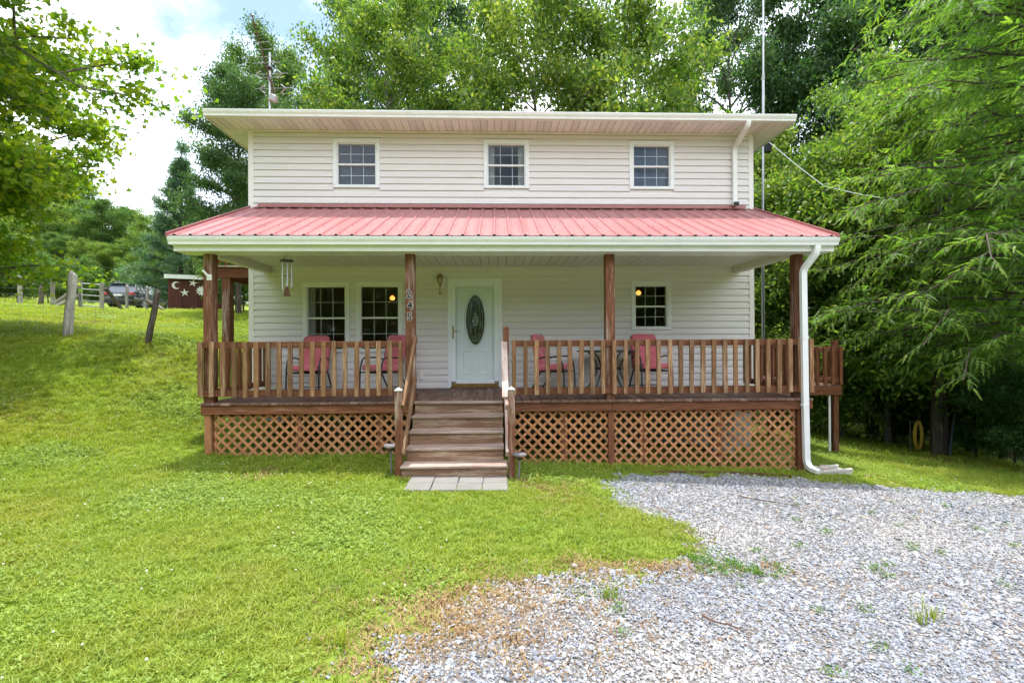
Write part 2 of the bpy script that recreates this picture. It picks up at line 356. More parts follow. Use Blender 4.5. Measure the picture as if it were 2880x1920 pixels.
def cbox(d, ch=0.0):
    x, y, z = d[0]/2, d[1]/2, d[2]/2
    if ch <= 0:
        vs = [(a*x, b*y, c*z) for a in (-1, 1) for b in (-1, 1) for c in (-1, 1)]
        return vs, [(0, 1, 3, 2), (4, 6, 7, 5), (0, 4, 5, 1), (2, 3, 7, 6), (0, 2, 6, 4), (1, 5, 7, 3)]
    ch = min(ch, x*0.9, y*0.9, z*0.9); vs = []; ix = {}
    for a in (-1, 1):
        for b in (-1, 1):
            for c in (-1, 1):
                ix[a, b, c] = len(vs); vs += [(a*x, b*(y-ch), c*(z-ch)), (a*(x-ch), b*y, c*(z-ch)), (a*(x-ch), b*(y-ch), c*z)]
    f = []
    for a in (-1, 1):
        f.append([ix[a, b, c]+0 for b, c in ((-1, -1), (1, -1), (1, 1), (-1, 1))])
        f.append([ix[b, a, c]+1 for b, c in ((-1, -1), (1, -1), (1, 1), (-1, 1))])
        f.append([ix[b, c, a]+2 for b, c in ((-1, -1), (1, -1), (1, 1), (-1, 1))])
        for b in (-1, 1):
            f.append([ix[a, b, -1]+0, ix[a, b, 1]+0, ix[a, b, 1]+1, ix[a, b, -1]+1])
            f.append([ix[a, -1, b]+0, ix[a, 1, b]+0, ix[a, 1, b]+2, ix[a, -1, b]+2])
            f.append([ix[-1, a, b]+1, ix[1, a, b]+1, ix[1, a, b]+2, ix[-1, a, b]+2])
            for c in (-1, 1): f.append([ix[a, b, c], ix[a, b, c]+1, ix[a, b, c]+2])
    return vs, f
_cache = {}
def piece(name, mat, parent, c, d, rot=(0, 0, 0), ch=0.004):
    """one board: d = (length, width, thickness), long side on its own x axis so the grain follows it"""
    key = (mat, round(d[0], 4), round(d[1], 4), round(d[2], 4), ch)
    if key not in _cache: _cache[key] = MB().add(*cbox(d, ch)).mesh(name, mat)
    return mkobj(name, _cache[key], None, parent, c, rot)
AX = {'x': (0, 0, 0), 'y': (0, 0, R(90)), 'z': (0, R(-90), 0)}
def bar(name, mat, parent, p, q, w, t, roll=0.0, ch=0.004):
    """a board of width w (horizontal) and thickness t between two points"""
    p, q = Vector(p), Vector(q); d = q-p; e = d.to_track_quat('X', 'Z').to_euler()
    if roll: e = (d.to_track_quat('X', 'Z') @ Euler((roll, 0, 0)).to_quaternion()).to_euler()
    return piece(name, mat, parent, (p+q)/2, (round(d.length, 3), w, t), e, ch)
def npmesh(name, verts, k, mat, tint=None, smooth=False):
    """faces of k corners each, corners stored one after another"""
    verts = np.asarray(verts, np.float32).reshape(-1, 3); n = len(verts); nf = n//k
    me = bpy.data.meshes.new(name); me.vertices.add(n); me.vertices.foreach_set('co', verts.ravel())
    me.loops.add(n); me.loops.foreach_set('vertex_index', np.arange(n, dtype=np.int32))
    me.polygons.add(nf); me.polygons.foreach_set('loop_start', np.arange(0, n, k, dtype=np.int32))
    me.update(calc_edges=True)
    if tint is not None:
        a = me.attributes.new('tint', 'FLOAT', 'FACE'); a.data.foreach_set('value', np.asarray(tint, np.float32))
    me.materials.append(M[mat]); me.validate(); return me
# ------------------------------------------------------------------ terrain
CP=[(-4.5,-2,.12),(-1.9,-2,.09),(.1,-2,-.04),(3,-2,-.17),(4.6,-2,-.25),(-1.4,-3,.02),(0,-3,-.01),
(-.7,-6,.0),(-.7,-9,.05),(-4,-6,.12),(-8,-6,.5),(4,-5,-.2),(7,-6,-.3),(9,-3,-.5),(-4,-9,.15),(4,-9,-.08),(9,-9,-.2),(-8,-10,.4),
(-6,-3,.3),(-9,-2,.95),(-7,-1,.8),(-5.3,-1,.33),(-5.5,1,.75),(-9.4,1.3,1.97),(-7.55,1.06,1.84),(-6,6,1.8),(-6,12,2.6),
(-20.8,12.3,3.51),(-18,10.7,3.29),(-15.7,10.1,3.13),(-17,13.2,3.32),(-24.5,24.4,4.1),(-18.5,18.2,3.66),(-15.2,17.1,3.58),(-13,2,2.25),(-14,-4,1.7),(-12,6,2.42),
(0,0,.0),(0,8,.9),(0,16,1.5),(6.7,.4,-.54),(10.4,1.8,-.95),(9.6,4.3,-.98),(9.2,-.7,-.69),(13,-4,-.8),(14,8,-1.6),(8,12,-.6),(20,0,-1.8),
(-30,0,4),(-30,45,6),(0,45,4),(30,40,0),(40,0,-3),(30,-30,-2),(0,-40,.3),(-30,-30,2),(-60,20,8),(-60,70,10),(0,90,7),(60,60,1),(80,0,-4),(0,-90,0)]
CP=np.array(CP,float)
def _k(r): return np.where(r>1e-9,r*r*np.log(np.maximum(r,1e-9)),0)
def _fit():
    n=len(CP); d=np.hypot(CP[:,None,0]-CP[None,:,0],CP[:,None,1]-CP[None,:,1])
    A=np.zeros((n+3,n+3)); A[:n,:n]=_k(d)+np.eye(n)*.02; P=np.c_[np.ones(n),CP[:,:2]]; A[:n,n:]=P; A[n:,:n]=P.T
    return np.linalg.solve(A,np.r_[CP[:,2],0,0,0])
_W=_fit()
def Hh(x,y):
    x=np.asarray(x,float); y=np.asarray(y,float); sh=x.shape; x=x.ravel(); y=y.ravel()
    r=np.hypot(x,y); s=np.where(r>80,80/np.maximum(r,1e-6),1); x=x*s; y=y*s
    out=np.empty(len(x)); n=len(CP)
    for i in range(0,len(x),20000):
        a=x[i:i+20000]; b=y[i:i+20000]
        out[i:i+20000]=_k(np.hypot(a[:,None]-CP[:,0],b[:,None]-CP[:,1]))@_W[:n]+_W[n]+_W[n+1]*a+_W[n+2]*b
    return out.reshape(sh)

# ------------------------------------------------------------------ ground and driveway
def ground():
    a = np.sinh(np.linspace(-4.6, 4.6, 241)); a = a/np.abs(a).max()*400
    X, Y = np.meshgrid(a, a-1.5, indexing='ij'); Zz = Hh(X, Y)
    n = len(a); vs = np.c_[X.ravel(), Y.ravel(), Zz.ravel()]
    i, j = np.meshgrid(np.arange(n-1), np.arange(n-1), indexing='ij'); q = (i*n+j).ravel()
    me = bpy.data.meshes.new('ground'); me.from_pydata(vs.tolist(), [], np.c_[q, q+n, q+n+1, q+1].tolist())
    me.polygons.foreach_set('use_smooth', [True]*len(me.polygons)); me.update()
    o = mkobj('ground', me, 'lawn'); o['kind'] = 'structure'; return o
ground()
DRIVE = np.array([(1.17, -3.11), (1.5, -2.75), (2.04, -2.55), (3.36, -2.44), (5.09, -2.72), (7.1, -2.92), (9.5, -3.3), (14, -4.5), (14, -12), (-.9, -12), (-.6, -8), (-.62, -7.2), (-.84, -6.61), (-.71, -6.35), (-.46, -6.03), (.13, -5.75), (.97, -5.62), (1.58, -5.24), (1.66, -4.75), (1.26, -4.04)])
def sdist(x, y, poly=DRIVE):
    """signed distance to a polygon, positive inside"""
    x = np.asarray(x, float); y = np.asarray(y, float); d = np.full(x.shape, 1e9); ins = np.zeros(x.shape, bool)
    for (ax, ay), (bx, by) in zip(poly, np.roll(poly, -1, 0)):
        t = np.clip(((x-ax)*(bx-ax)+(y-ay)*(by-ay))/((bx-ax)**2+(by-ay)**2), 0, 1)
        d = np.minimum(d, np.hypot(x-ax-t*(bx-ax), y-ay-t*(by-ay)))
        ins ^= ((ay > y) != (by > y)) & (x < (bx-ax)*(y-ay)/(by-ay+1e-12)+ax)
    return np.where(ins, d, -d)
def vnoise(x, y, s, seed=0):
    """smooth value noise 0..1"""
    x = np.asarray(x)*s+seed*17.3; y = np.asarray(y)*s+seed*31.7; xi = np.floor(x); yi = np.floor(y); fx = x-xi; fy = y-yi
    fx = fx*fx*(3-2*fx); fy = fy*fy*(3-2*fy)
    h = lambda a, b: np.modf(np.abs(np.sin(a*127.1+b*311.7)*43758.5453))[0]
    return (h(xi, yi)*(1-fx)+h(xi+1, yi)*fx)*(1-fy)+(h(xi, yi+1)*(1-fx)+h(xi+1, yi+1)*fx)*fy
def driveway():
    st = 0.08; gx = np.arange(-1.4, 14, st); gy = np.arange(-12, -2.2, st); X, Y = np.meshgrid(gx, gy, indexing='ij')
    ins = sdist(X+st/2, Y+st/2)+(vnoise(X, Y, 3.1)-.5)*.30 > 0.22
    Zz = Hh(X, Y)+.006; idx = -np.ones(X.shape, int); vs = []; fs = []
    def vid(i, j):
        if idx[i, j] < 0: idx[i, j] = len(vs); vs.append((X[i, j], Y[i, j], Zz[i, j]))
        return idx[i, j]
    for i in range(len(gx)-1):
        for j in range(len(gy)-1):
            if ins[i, j]: fs.append((vid(i, j), vid(i+1, j), vid(i+1, j+1), vid(i, j+1)))
    me = bpy.data.meshes.new('driveway'); me.from_pydata(vs, [], fs); o = mkobj('driveway', me, 'soil'); o['kind'] = 'structure'
driveway()

# ------------------------------------------------------------------ house
HW = 4.875; DZ = 0.9; WT = 5.85; HD = 8.0
house = thing('house', 'two-storey cream vinyl-sided house with red metal roofing behind the porch', 'house', (0, 0, 0))
WIN = [  # casing x0 x1 z0 z1, kind
    (-3.300, -2.405, 4.765, 5.705, 'blind'), (-0.415, 0.470, 4.765, 5.707, 'sheer'), (2.431, 3.317, 4.760, 5.702, 'shade'),
    (-3.885, -2.996, 1.610, 2.950, 'curtain'), (-2.870, -1.982, 1.610, 2.955, 'open'), (2.449, 3.240, 2.017, 2.956, 'open')]
DOOR = (-1.121, -0.076, 0.9, 3.017)
holes = [(a+.07, b-.07, c+.05, d-.07) for a, b, c, d, _ in WIN]+[(DOOR[0]+.06, DOOR[1]-.06, DOOR[2], DOOR[3]-.06)]
def wall_cells(x0, x1, z0, z1, holes):
    xs = sorted({x0, x1, *[h[0] for h in holes], *[h[1] for h in holes]}); zs = sorted({z0, z1, *[h[2] for h in holes], *[h[3] for h in holes]})
    out = []
    for a, b in zip(xs, xs[1:]):
        run = None
        for c, d in zip(zs, zs[1:]):
            m = ((a+b)/2, (c+d)/2)
            if any(h[0] < m[0] < h[1] and h[2] < m[1] < h[3] for h in holes):
                if run: out.append((a, b)+run); run = None
            else: run = (run[0], d) if run else (c, d)
        if run: out.append((a, b)+run)
    return out
mb = MB()
for a, b, c, d in wall_cells(-HW+.02, HW-.02, .5, WT+.03, holes): mb.b2(a, b, .004, .14, c, d)
front_wall = mb.build('front_wall', 'siding', house)
CO = 0.127
def lap(x0, x1, z, h=CO):
    return MB().extr([(.003, z+.007), (-.021, z+.007), (-.0215, z+.010), (-.0165, z+.080*h/CO), (-.006, z+.094*h/CO), (-.005, z+h-.001), (.003, z+h-.001)], x0, x1)
cut = [(a, b, c, d) for a, b, c, d, _ in WIN]+[DOOR, (-1.345, -1.160, 2.827, 3.017), (-1.690, -1.606, 1.07, 1.26)]
z = .905
while z < WT-.03:
    h = min(CO, WT-z)
    if 4.30 < z+h and z < 4.44 and False: pass
    segs = [(-HW+.075, HW-.075)]
    for a, b, c, d in cut:
        if c < z+h*.6 and d > z+h*.4:
            segs = [q for s0, s1 in segs for q in ((s0, min(s1, a+.01)), (max(s0, b-.01), s1)) if q[1]-q[0] > .02]
    fin = []
    for s0, s1 in segs:          # long runs are made of two overlapping lengths
        if s1-s0 > 3.7 and rnd.random() < .8:
            j = rnd.uniform(s0+1.2, s1-1.2); fin += [(s0, j), (j+.001, s1)]
        else: fin.append((s0, s1))
    for s0, s1 in fin: lap(s0, s1, z, h).build('siding_board', 'siding', front_wall, (0, rnd.uniform(-.001, .001), 0))
    z += CO
for s in (-1, 1):
    x_ = s*HW; poly = [(x_-s*.075, .0), (x_-s*.075, -.024), (x_+s*.021, -.024), (x_+s*.021, .075), (x_, .075), (x_, .0)]
    o = MB(); o.add([(a, b, .70) for a, b in poly]+[(a, b, WT) for a, b in poly], [(i, (i+1) % 6, 6+(i+1) % 6, 6+i) for i in range(6)]+[(0, 1, 2, 5), (5, 2, 3, 4), (6, 7, 8, 11), (11, 8, 9, 10)]); o.build('corner_trim', 'vinyl', house)
for s, nm in ((-1, 'left'), (1, 'right')):
    w = MB().b2(s*(HW-.16), s*(HW-.004), .16, HD, .5, WT+.02).build('side_wall', 'siding', house)
    board = MB().extr([(.003, 0), (-.016, 0), (-.0135, .080), (-.005, .094), (-.004, CO-.001), (.003, CO-.001)], -HD/2+.04, HD/2-.001).mesh('siding_board', 'siding')
    for k in range(38): mkobj('siding_board', board, None, w, (s*HW, HD/2+.04, .905+k*CO), (0, 0, R(-90) if s < 0 else R(90)))
MB().b2(-HW+.01, HW-.01, HD-.15, HD, .5, WT).build('rear_wall', 'siding', house)
MB().b2(-HW+.03, HW-.03, .03, HD, -1.6, .5).build('foundation', 'block', house)
mb = MB(); mb.b2(-HW+.2, HW-.2, .16, HD-.2, .80, .86); mb.b2(-HW+.2, HW-.2, .16, HD-.2, 3.45, 3.55); mb.b2(-HW+.2, HW-.2, .16, HD-.2, WT+.03, WT+.08)
mb.b2(-HW+.2, HW-.2, 3.6, 3.7, .86, 3.45); mb.b2(-HW+.2, HW-.2, 2.6, 2.7, 3.55, WT)
for x in (-1.5, .9): mb.b2(x, x+.1, .16, 3.6, .86, 3.45); mb.b2(x, x+.1, .16, 2.6, 3.55, WT)
mb.build('interior_partition', 'interior', house)

def window(x0, x1, z0, z1, kind):
    o = MB(); t = .076; b = .045
    o.b2(x0, x1, -.034, .0, z1-t, z1, .004).b2(x0, x1, -.034, .0, z0, z0+b, .004)
    o.b2(x0, x0+t, -.032, .0, z0+b, z1-t, .004).b2(x1-t, x1, -.032, .0, z0+b, z1-t, .004)
    w = o.build('window', 'window_white', house)
    ax, bx, az, bz = x0+t, x1-t, z0+b, z1-t; mz = (az+bz)/2
    o = MB(); f = .018
    o.b2(ax, ax+f, -.012, .06, az, bz).b2(bx-f, bx, -.012, .06, az, bz).b2(ax+f, bx-f, -.011, .06, bz-f, bz).b2(ax+f, bx-f, -.011, .06, az, az+f)
    o.build('frame', 'window_white', w)
    MB().b2(ax+f, bx-f, .004, .05, mz-.017, mz+.017, .003).build('meeting_rail', 'window_white', w)
    ax += f; bx -= f; az += f; bz -= f
    for lo, hi, y in ((mz+.017, bz, .018), (az, mz-.017, .034)):
        MB().b2(ax-.004, bx+.004, y, y+.004, lo-.004, hi+.004).build('pane', 'glass', w)
        m = MB(); cw = .011
        for i in (1, 2): xx = ax+(bx-ax)*i/3; m.b2(xx-cw/2, xx+cw/2, y+.007, y+.012, lo, hi)
        rows = 2
        for i in range(1, rows): zz = lo+(hi-lo)*i/rows; m.b2(ax, bx, y+.0075, y+.0125, zz-cw/2, zz+cw/2)
        m.build('muntin', 'muntin', w)
    if kind == 'blind':
        m = MB(); zz = az+.05
        while zz < bz: m.box(((ax+bx)/2, .095, zz), (bx-ax-.02, .024, .0015), Euler((R(52), 0, 0))); zz += .021
        m.build('blind', 'blind', w)['kind'] = 'stuff'
    if kind in ('sheer', 'curtain'):
        for s in ((0, .17), (.83, 1)) if kind == 'sheer' else ((-.06, .14),):
            m = MB(); xs = np.linspace(ax+(bx-ax)*s[0], ax+(bx-ax)*s[1], 25); yy = .12+.02*np.sin(np.linspace(0, 22, 25))
            vs = [(x, y, az-.05) for x, y in zip(xs, yy)]+[(x, y, bz+.05) for x, y in zip(xs, yy)]
            m.add(vs, [(i, i+1, 26+i, 25+i) for i in range(24)], True); m.build('curtain', 'curtain', w)
    if kind == 'shade':
        MB().b2(ax, bx, .10, .106, mz-.06, bz).build('roller_shade', 'blind', w)
        m = MB(); xs = np.linspace(ax, bx, 41); yy = .13+.015*np.sin(np.linspace(0, 40, 41))
        vs = [(x, y, az-.02) for x, y in zip(xs, yy)]+[(x, y, mz) for x, y in zip(xs, yy)]
        m.add(vs, [(i, i+1, 42+i, 41+i) for i in range(40)], True); m.build('curtain', 'blind', w)
for w in WIN: window(*w)
# door: casing, panelled inner door with leaded oval, storm door in front
x0, x1, z0, z1 = DOOR
o = MB(); c = .066
o.b2(x0, x1, -.030, 0, z1-c, z1, .006).b2(x0, x0+c, -.030, 0, z0+.004, z1-c, .006).b2(x1-c, x1, -.030, 0, z0+.004, z1-c, .006)
o.b2(x0+c-.018, x0+c, -.040, -.03, z0+.004, z1-c).b2(x1-c, x1-c+.018, -.040, -.03, z0+.004, z1-c).b2(x0+c-.018, x1-c+.018, -.039, -.03, z1-c, z1-c+.018)
door_casing = o.build('door_casing', 'door_white', house)
dx0, dx1, dz0, dz1 = x0+c, x1-c, z0+.03, z1-c
o = MB(); sw = .085
o.b2(dx0, dx0+sw, -.028, .006, dz0+.10, dz1, .004).b2(dx1-sw, dx1, -.028, .006, dz0+.10, dz1, .004).b2(dx0+sw, dx1-sw, -.027, .006, dz1-sw, dz1, .004).b2(dx0+sw, dx1-sw, -.027, .006, dz0+.06, dz0+.135, .004)
storm = o.build('storm_door', 'door_white', house)
MB().b2(dx0+sw-.004, dx1-sw+.004, -.010, -.006, dz0+.13, dz1-sw+.004).build('pane', 'glass', storm)
MB().b2(dx0+.004, dx1-.004, -.030, .0, dz0, dz0+.062, .004).build('kick_sweep', 'brass', storm)
o = MB(); hx = dx0+.035; o.box((hx, -.033, 1.98), (.026, .010, .25), None, .004).tube([(hx, -.04, 2.0), (hx, -.075, 2.0), (hx+.10, -.08, 1.995)], .0075, 8)
o.build('door_handle', 'brass', storm)
MB().b2(dx0-.02, dx1+.02, -.10, .02, DZ+.002, DZ+.030, .004).build('threshold', 'deck', house)
o = MB(); o.b2(dx0+.01, dx1-.01, .045, .085, dz0, dz1)
ocx, ocz, orx, orz = -.5915, 2.22, .176, .478
for (pa, pb) in ((-.83, -.64), (-.545, -.355)):
    for (q0, q1, q2, q3) in ((pa, pb, 1.60, 1.63), (pa, pb, 1.17, 1.20)): o.b2(q0, q1, .034, .045, q2, q3, .006)
    for xx in (pa, pb-.03): o.b2(xx, xx+.03, .0345, .045, 1.20, 1.60, .006)
    o.b2(pa+.06, pb-.06, .036, .045, 1.26, 1.54, .006)
for q in ((-.86, -.32, 1.70, 1.725), (-.86, -.32, 2.745, 2.77)): o.b2(q[0], q[1], .036, .045, q[2], q[3], .005)
inner = o.build('inner_door', 'door_white', house)
ell = lambda rx, rz, n=40: [(ocx+rx*math.cos(2*math.pi*k/n), ocz+rz*math.sin(2*math.pi*k/n)) for k in range(n)]
o = MB(); o.tube([(x, .040, z) for x, z in ell(orx+.02, orz+.02)], .020, 8, closed=True); o.build('oval_frame', 'door_white', inner)
MB().extr_xz(ell(orx+.004, orz+.004), .030, .0449).build('oval_glass', 'leaded_glass', inner)
o = MB()
for rx, rz in ((.142, .43), (.100, .40)): o.tube([(ocx+rx*math.cos(a), .029, ocz+rz*math.sin(a)) for a in np.linspace(0, 2*math.pi, 36, endpoint=False)], .0038, 5, closed=True)
o.tube([(ocx, .029, ocz-.43), (ocx, .029, ocz+.43)], .003, 5)
for k, (w_, h_) in enumerate(((.055, .17), (.030, .10))): o.tube([(ocx, .027, ocz+h_), (ocx+w_, .027, ocz-.02), (ocx, .027, ocz-h_), (ocx-w_, .027, ocz-.02)], .004, 5, closed=True)
for dx, dz in ((0, 0), (-.04, -.03), (.04, -.03), (-.022, .05), (.022, .05), (0, -.09), (-.03, -.10), (.03, -.09), (0, -.33), (.0, .11)):
    o.add([(ocx+dx, .026, ocz+dz+.028), (ocx+dx+.016, .026, ocz+dz), (ocx+dx, .026, ocz+dz-.028), (ocx+dx-.016, .026, ocz+dz), (ocx+dx, .016, ocz+dz)], [(0, 1, 4), (1, 2, 4), (2, 3, 4), (3, 0, 4)])
o.build('leading', 'galv', inner)
MB().b2(-1.343, -1.163, -.028, 0, 2.829, 3.015, .006).build('mounting_block', 'vinyl', house)
MB().b2(-1.688, -1.608, -.026, 0, 1.075, 1.258, .005).b2(-1.675, -1.621, -.030, -.02, 1.09, 1.243, .004).build('outlet_cover', 'vinyl', house)
# upper eave: soffit panels, fascia, gutter, downspout
OX = 5.39; SY = -.53
o = MB(); o.b2(-OX+.01, OX-.01, SY, -.02, WT+.022, WT+.035); o.b2(-OX+.01, -HW-.02, -.02, HD+.4, WT+.022, WT+.035).b2(HW+.02, OX-.01, -.02, HD+.4, WT+.022, WT+.035)
soffit = o.build('soffit', 'vinyl', house)
pw = .1333; n = int(round((2*OX-.04)/pw)); pw = (2*OX-.04)/n
prof = lambda w: [(-w/2+.006, .014), (-w/2+.010, .0), (w/2-.006, .0), (w/2-.002, .014)]
def soff(name, mat, L): # panel running along y, built around its own centre
    p = prof(pw); vs = [(x, -L/2, z) for x, z in p]+[(x, L/2, z) for x, z in p]
    return MB().add(vs, [(0, 1, 5, 4), (1, 2, 6, 5), (2, 3, 7, 6), (0, 4, 7, 3), (0, 3, 2, 1), (4, 5, 6, 7)]).mesh(name, mat)
ms, mv = soff('soffit_panel', 'vinyl', .535), soff('soffit_panel', 'soffit_vented', .535)
for k in range(n): mkobj('soffit_panel', mv if k % 9 in (0, 1, 5) else ms, None, soffit, (-OX+.02+pw*(k+.5), -.265, WT+.006))
for s in (-1, 1):
    lm = soff('soffit_panel', 'vinyl', OX-HW-.03)
    for k in range(56): mkobj('soffit_panel', lm, None, soffit, (s*(OX+HW)/2, .06+pw*k, WT+.006), (0, 0, R(90)))
MB().b2(-HW+.08, HW-.08, -.045, -.017, WT-.025, WT+.004, .004).build('frieze_trim', 'vinyl', house)
o = MB(); o.b2(-OX, OX, SY-.022, SY, WT-.004, WT+.10)
for s in (-1, 1): o.b2(s*(OX-.0), s*(OX+.02), SY-.021, HD+.4, WT-.004, WT+.115)
o.build('fascia', 'white_metal', house)
def gutter(x0, x1, yf, yb, z0, z1, parent):
    h = z1-z0; p = [(yb, z0), (yf+.035, z0), (yf+.030, z0+h*.30), (yf+.008, z0+h*.62), (yf+.004, z0+h*.80), (yf, z0+h*.82), (yf, z1), (yf+.010, z1), (yf+.012, z0+h*.88), (yf+.02, z0+h*.6), (yf+.042, z0+h*.3), (yf+.045, z0+.006), (yb-.006, z0+.006), (yb-.006, z1-.01), (yb, z1-.01)]
    o = MB(); o.extr(p, x0, x1)
    for x in (x0, x1-.004): o.add([(x, a, b) for a, b in p[:8]+[(yb, z1)]]+[(x+.004, a, b) for a, b in p[:8]+[(yb, z1)]], [tuple(range(9)), tuple(range(17, 8, -1))]+[(i, (i+1) % 9, 9+(i+1) % 9, 9+i) for i in range(9)])
    return o.build('gutter', 'white_metal', parent)
gutter(-OX, OX, -.645, SY-.023, 5.852, 5.962, house)
o = MB(); rz = WT+.10; ry = HD/2; rise = (ry+.53)*.25
for s in (-1, 1):
    a, b = (SY-.07 if s < 0 else HD-SY+.05), ry
    o.add([(-OX-.03, a, rz), (OX+.03, a, rz), (OX+.03, b, rz+rise), (-OX-.03, b, rz+rise), (-OX-.03, a, rz+.03), (OX+.03, a, rz+.03), (OX+.03, b, rz+rise+.03), (-OX-.03, b, rz+rise+.03)], [(0, 1, 2, 3), (4, 5, 6, 7), (0, 1, 5, 4), (1, 2, 6, 5), (2, 3, 7, 6), (3, 0, 4, 7)])
for s in (-1, 1): o.add([(s*(HW-.02), .15, rz-.05), (s*(HW-.02), HD-.1, rz-.05), (s*(HW-.02), ry, rz+rise-.02)], [(0, 1, 2)])
o.build('main_roof', 'roof_red', house)
def arc(p0, p1, p2, n=6):
    p0, p1, p2 = Vector(p0), Vector(p1), Vector(p2); return [(1-t)**2*p0+2*t*(1-t)*p1+t*t*p2 for t in np.linspace(0, 1, n)]
o = MB(); o.rtube(arc((4.50, -.585, 5.853), (4.50, -.585, 5.78), (4.50, -.52, 5.745))+arc((4.50, -.12, 5.60), (4.50, -.062, 5.575), (4.50, -.062, 5.50))+[(4.50, -.062, 4.55)]+arc((4.5, -.062, 4.50), (4.5, -.062, 4.46), (4.5, -.11, 4.455)), .082, .062)
dsp = o.build('downspout', 'white_metal', house)
MB().b2(4.455, 4.545, -.15, -.105, 4.42, 4.49, .006).build('outlet_end', 'black_plastic', dsp)

# ------------------------------------------------------------------ front porch
PX0, PX1, PF = -4.56, 4.68, -2.07
porch = thing('front_porch', 'covered front porch with red metal roof, brown railings and lattice skirt', 'porch', (0, -1, 0))
porch.location = (0, 0, 0)
o = MB()
for y in (-.04, -.55, -1.05, -1.55, -1.95): o.b2(PX0+.04, PX1-.04, y-.02, y+.02, .68, .858)
for x in np.arange(-4.4, 4.6, .406): o.b2(x-.019, x+.019, -1.99, -.03, .66, .8575)
deck = o.build('deck', 'stain', porch)
bw = .139; nb = int((PX1-PX0)/(bw+.005)); bp = (PX1-PX0)/nb
for k in range(nb):
    piece('deck_board', 'deck', deck, (PX0+bp*(k+.5), (PF-.03)/2-.02+rnd.uniform(-.004, .004), DZ-.019+rnd.uniform(-.0015, .0015)), (2.07, bp-.006, .036), (R(rnd.uniform(-.3, .3)), 0, R(90)), .004)
for a, b in ((PX0-.01, -1.50), (.055, 1.575), (1.579, PX1+.01)):
    piece('rim_board', 'stain', porch, ((a+b)/2, PF+.018, .795), (b-a, .038, .135), (0, 0, 0), .004)
for x in (PX0+.01, PX1-.01): piece('rim_board', 'stain', porch, (x, -1.03, .795), (2.02, .038, .13), AX['y'])
posts = [-4.487, -1.490, 1.565, 4.525]
for i, x in enumerate(posts):
    piece('post', 'stain_post', porch, (x, -1.955, 2.03), (2.28, .142, .142), (0, R(-90), R(180 if i % 2 else 0)), .008)
for x in [-4.49, -3.18, -1.95, .855, 2.07, 3.28, 4.52, 1.565]:
    g0 = float(Hh(x, -1.9)); top = .855; wd = .14 if x in (-4.49, 4.52, 1.565) else .06
    piece('support_post', 'lattice' if x == -4.49 else 'stain', porch, (x, -1.975 if wd > .1 else -1.955, (top+g0-.1)/2), (top-g0+.1, wd, .09), AX['z'], .005)
# railings
def railing(pa, pb, nbal, side, ztop=1.812, zbot=.985, mat='baluster'):
    """rails between two ends; balusters fixed to the face the normal `side` points to"""
    pa, pb, side = Vector(pa), Vector(pb), Vector(side); d = (pb-pa); L = d.length; an = math.atan2(d.y, d.x)
    o = MB()
    for zc, h in ((ztop-.052, .095), (zbot+.055, .095)): o.box((0, 0, zc), (L, .038, h), None, .004)
    c = (pa+pb)/2; r = o.build('railing', 'stain', porch, (c.x, c.y, 0), (0, 0, an))
    for k in range(nbal):
        t = -L/2+.035+(L-.07)*k/(nbal-1) if nbal > 1 else 0; s = -1 if (Matrix.Rotation(-an, 3, 'Z') @ side).y < 0 else 1
        h = ztop-zbot+rnd.uniform(-.012, .008)
        piece('baluster', mat, r, (t+rnd.uniform(-.006, .006), s*.043, ztop-.002-h/2+rnd.uniform(-.004, .004)), (round(h, 3), .038, .066+rnd.choice((-.003, 0, .003))), (0, R(-90), R(rnd.choice((0, 180)))), .005).rotation_euler.rotate(Euler((0, R(rnd.uniform(-.5, .5)), 0)))
    return r
railing((-4.60, -2.045, 0), (-1.585, -2.045, 0), 19, (0, -1, 0))
railing((.045, -2.045, 0), (4.70, -2.045, 0), 28, (0, -1, 0))
railing((-4.53, -1.885, 0), (-4.53, -.05, 0), 11, (1, 0, 0), mat='stain')
railing((4.55, -1.885, 0), (4.55, -.35, 0), 9, (-1, 0, 0), mat='stain')
o = MB(); o.box((0, 0, 0), (1.10, .088, .088), None, .006)
nw = o.build('newel_post', 'stain_post', porch, (-.038, -2.03, 1.43), AX['z'])
def cap(x, y, z, w, par, mat='galv_dull'):
    o = MB(); o.b2(x-w, x+w, y-w, y+w, z, z+.012); o.add([(x-w, y-w, z+.012), (x+w, y-w, z+.012), (x+w, y+w, z+.012), (x-w, y+w, z+.012), (x, y, z+.05)], [(0, 1, 4), (1, 2, 4), (2, 3, 4), (3, 0, 4)])
    return o.build('post_cap', mat, par)
cap(-.038, -2.03, 1.982, .048, porch, 'stain')
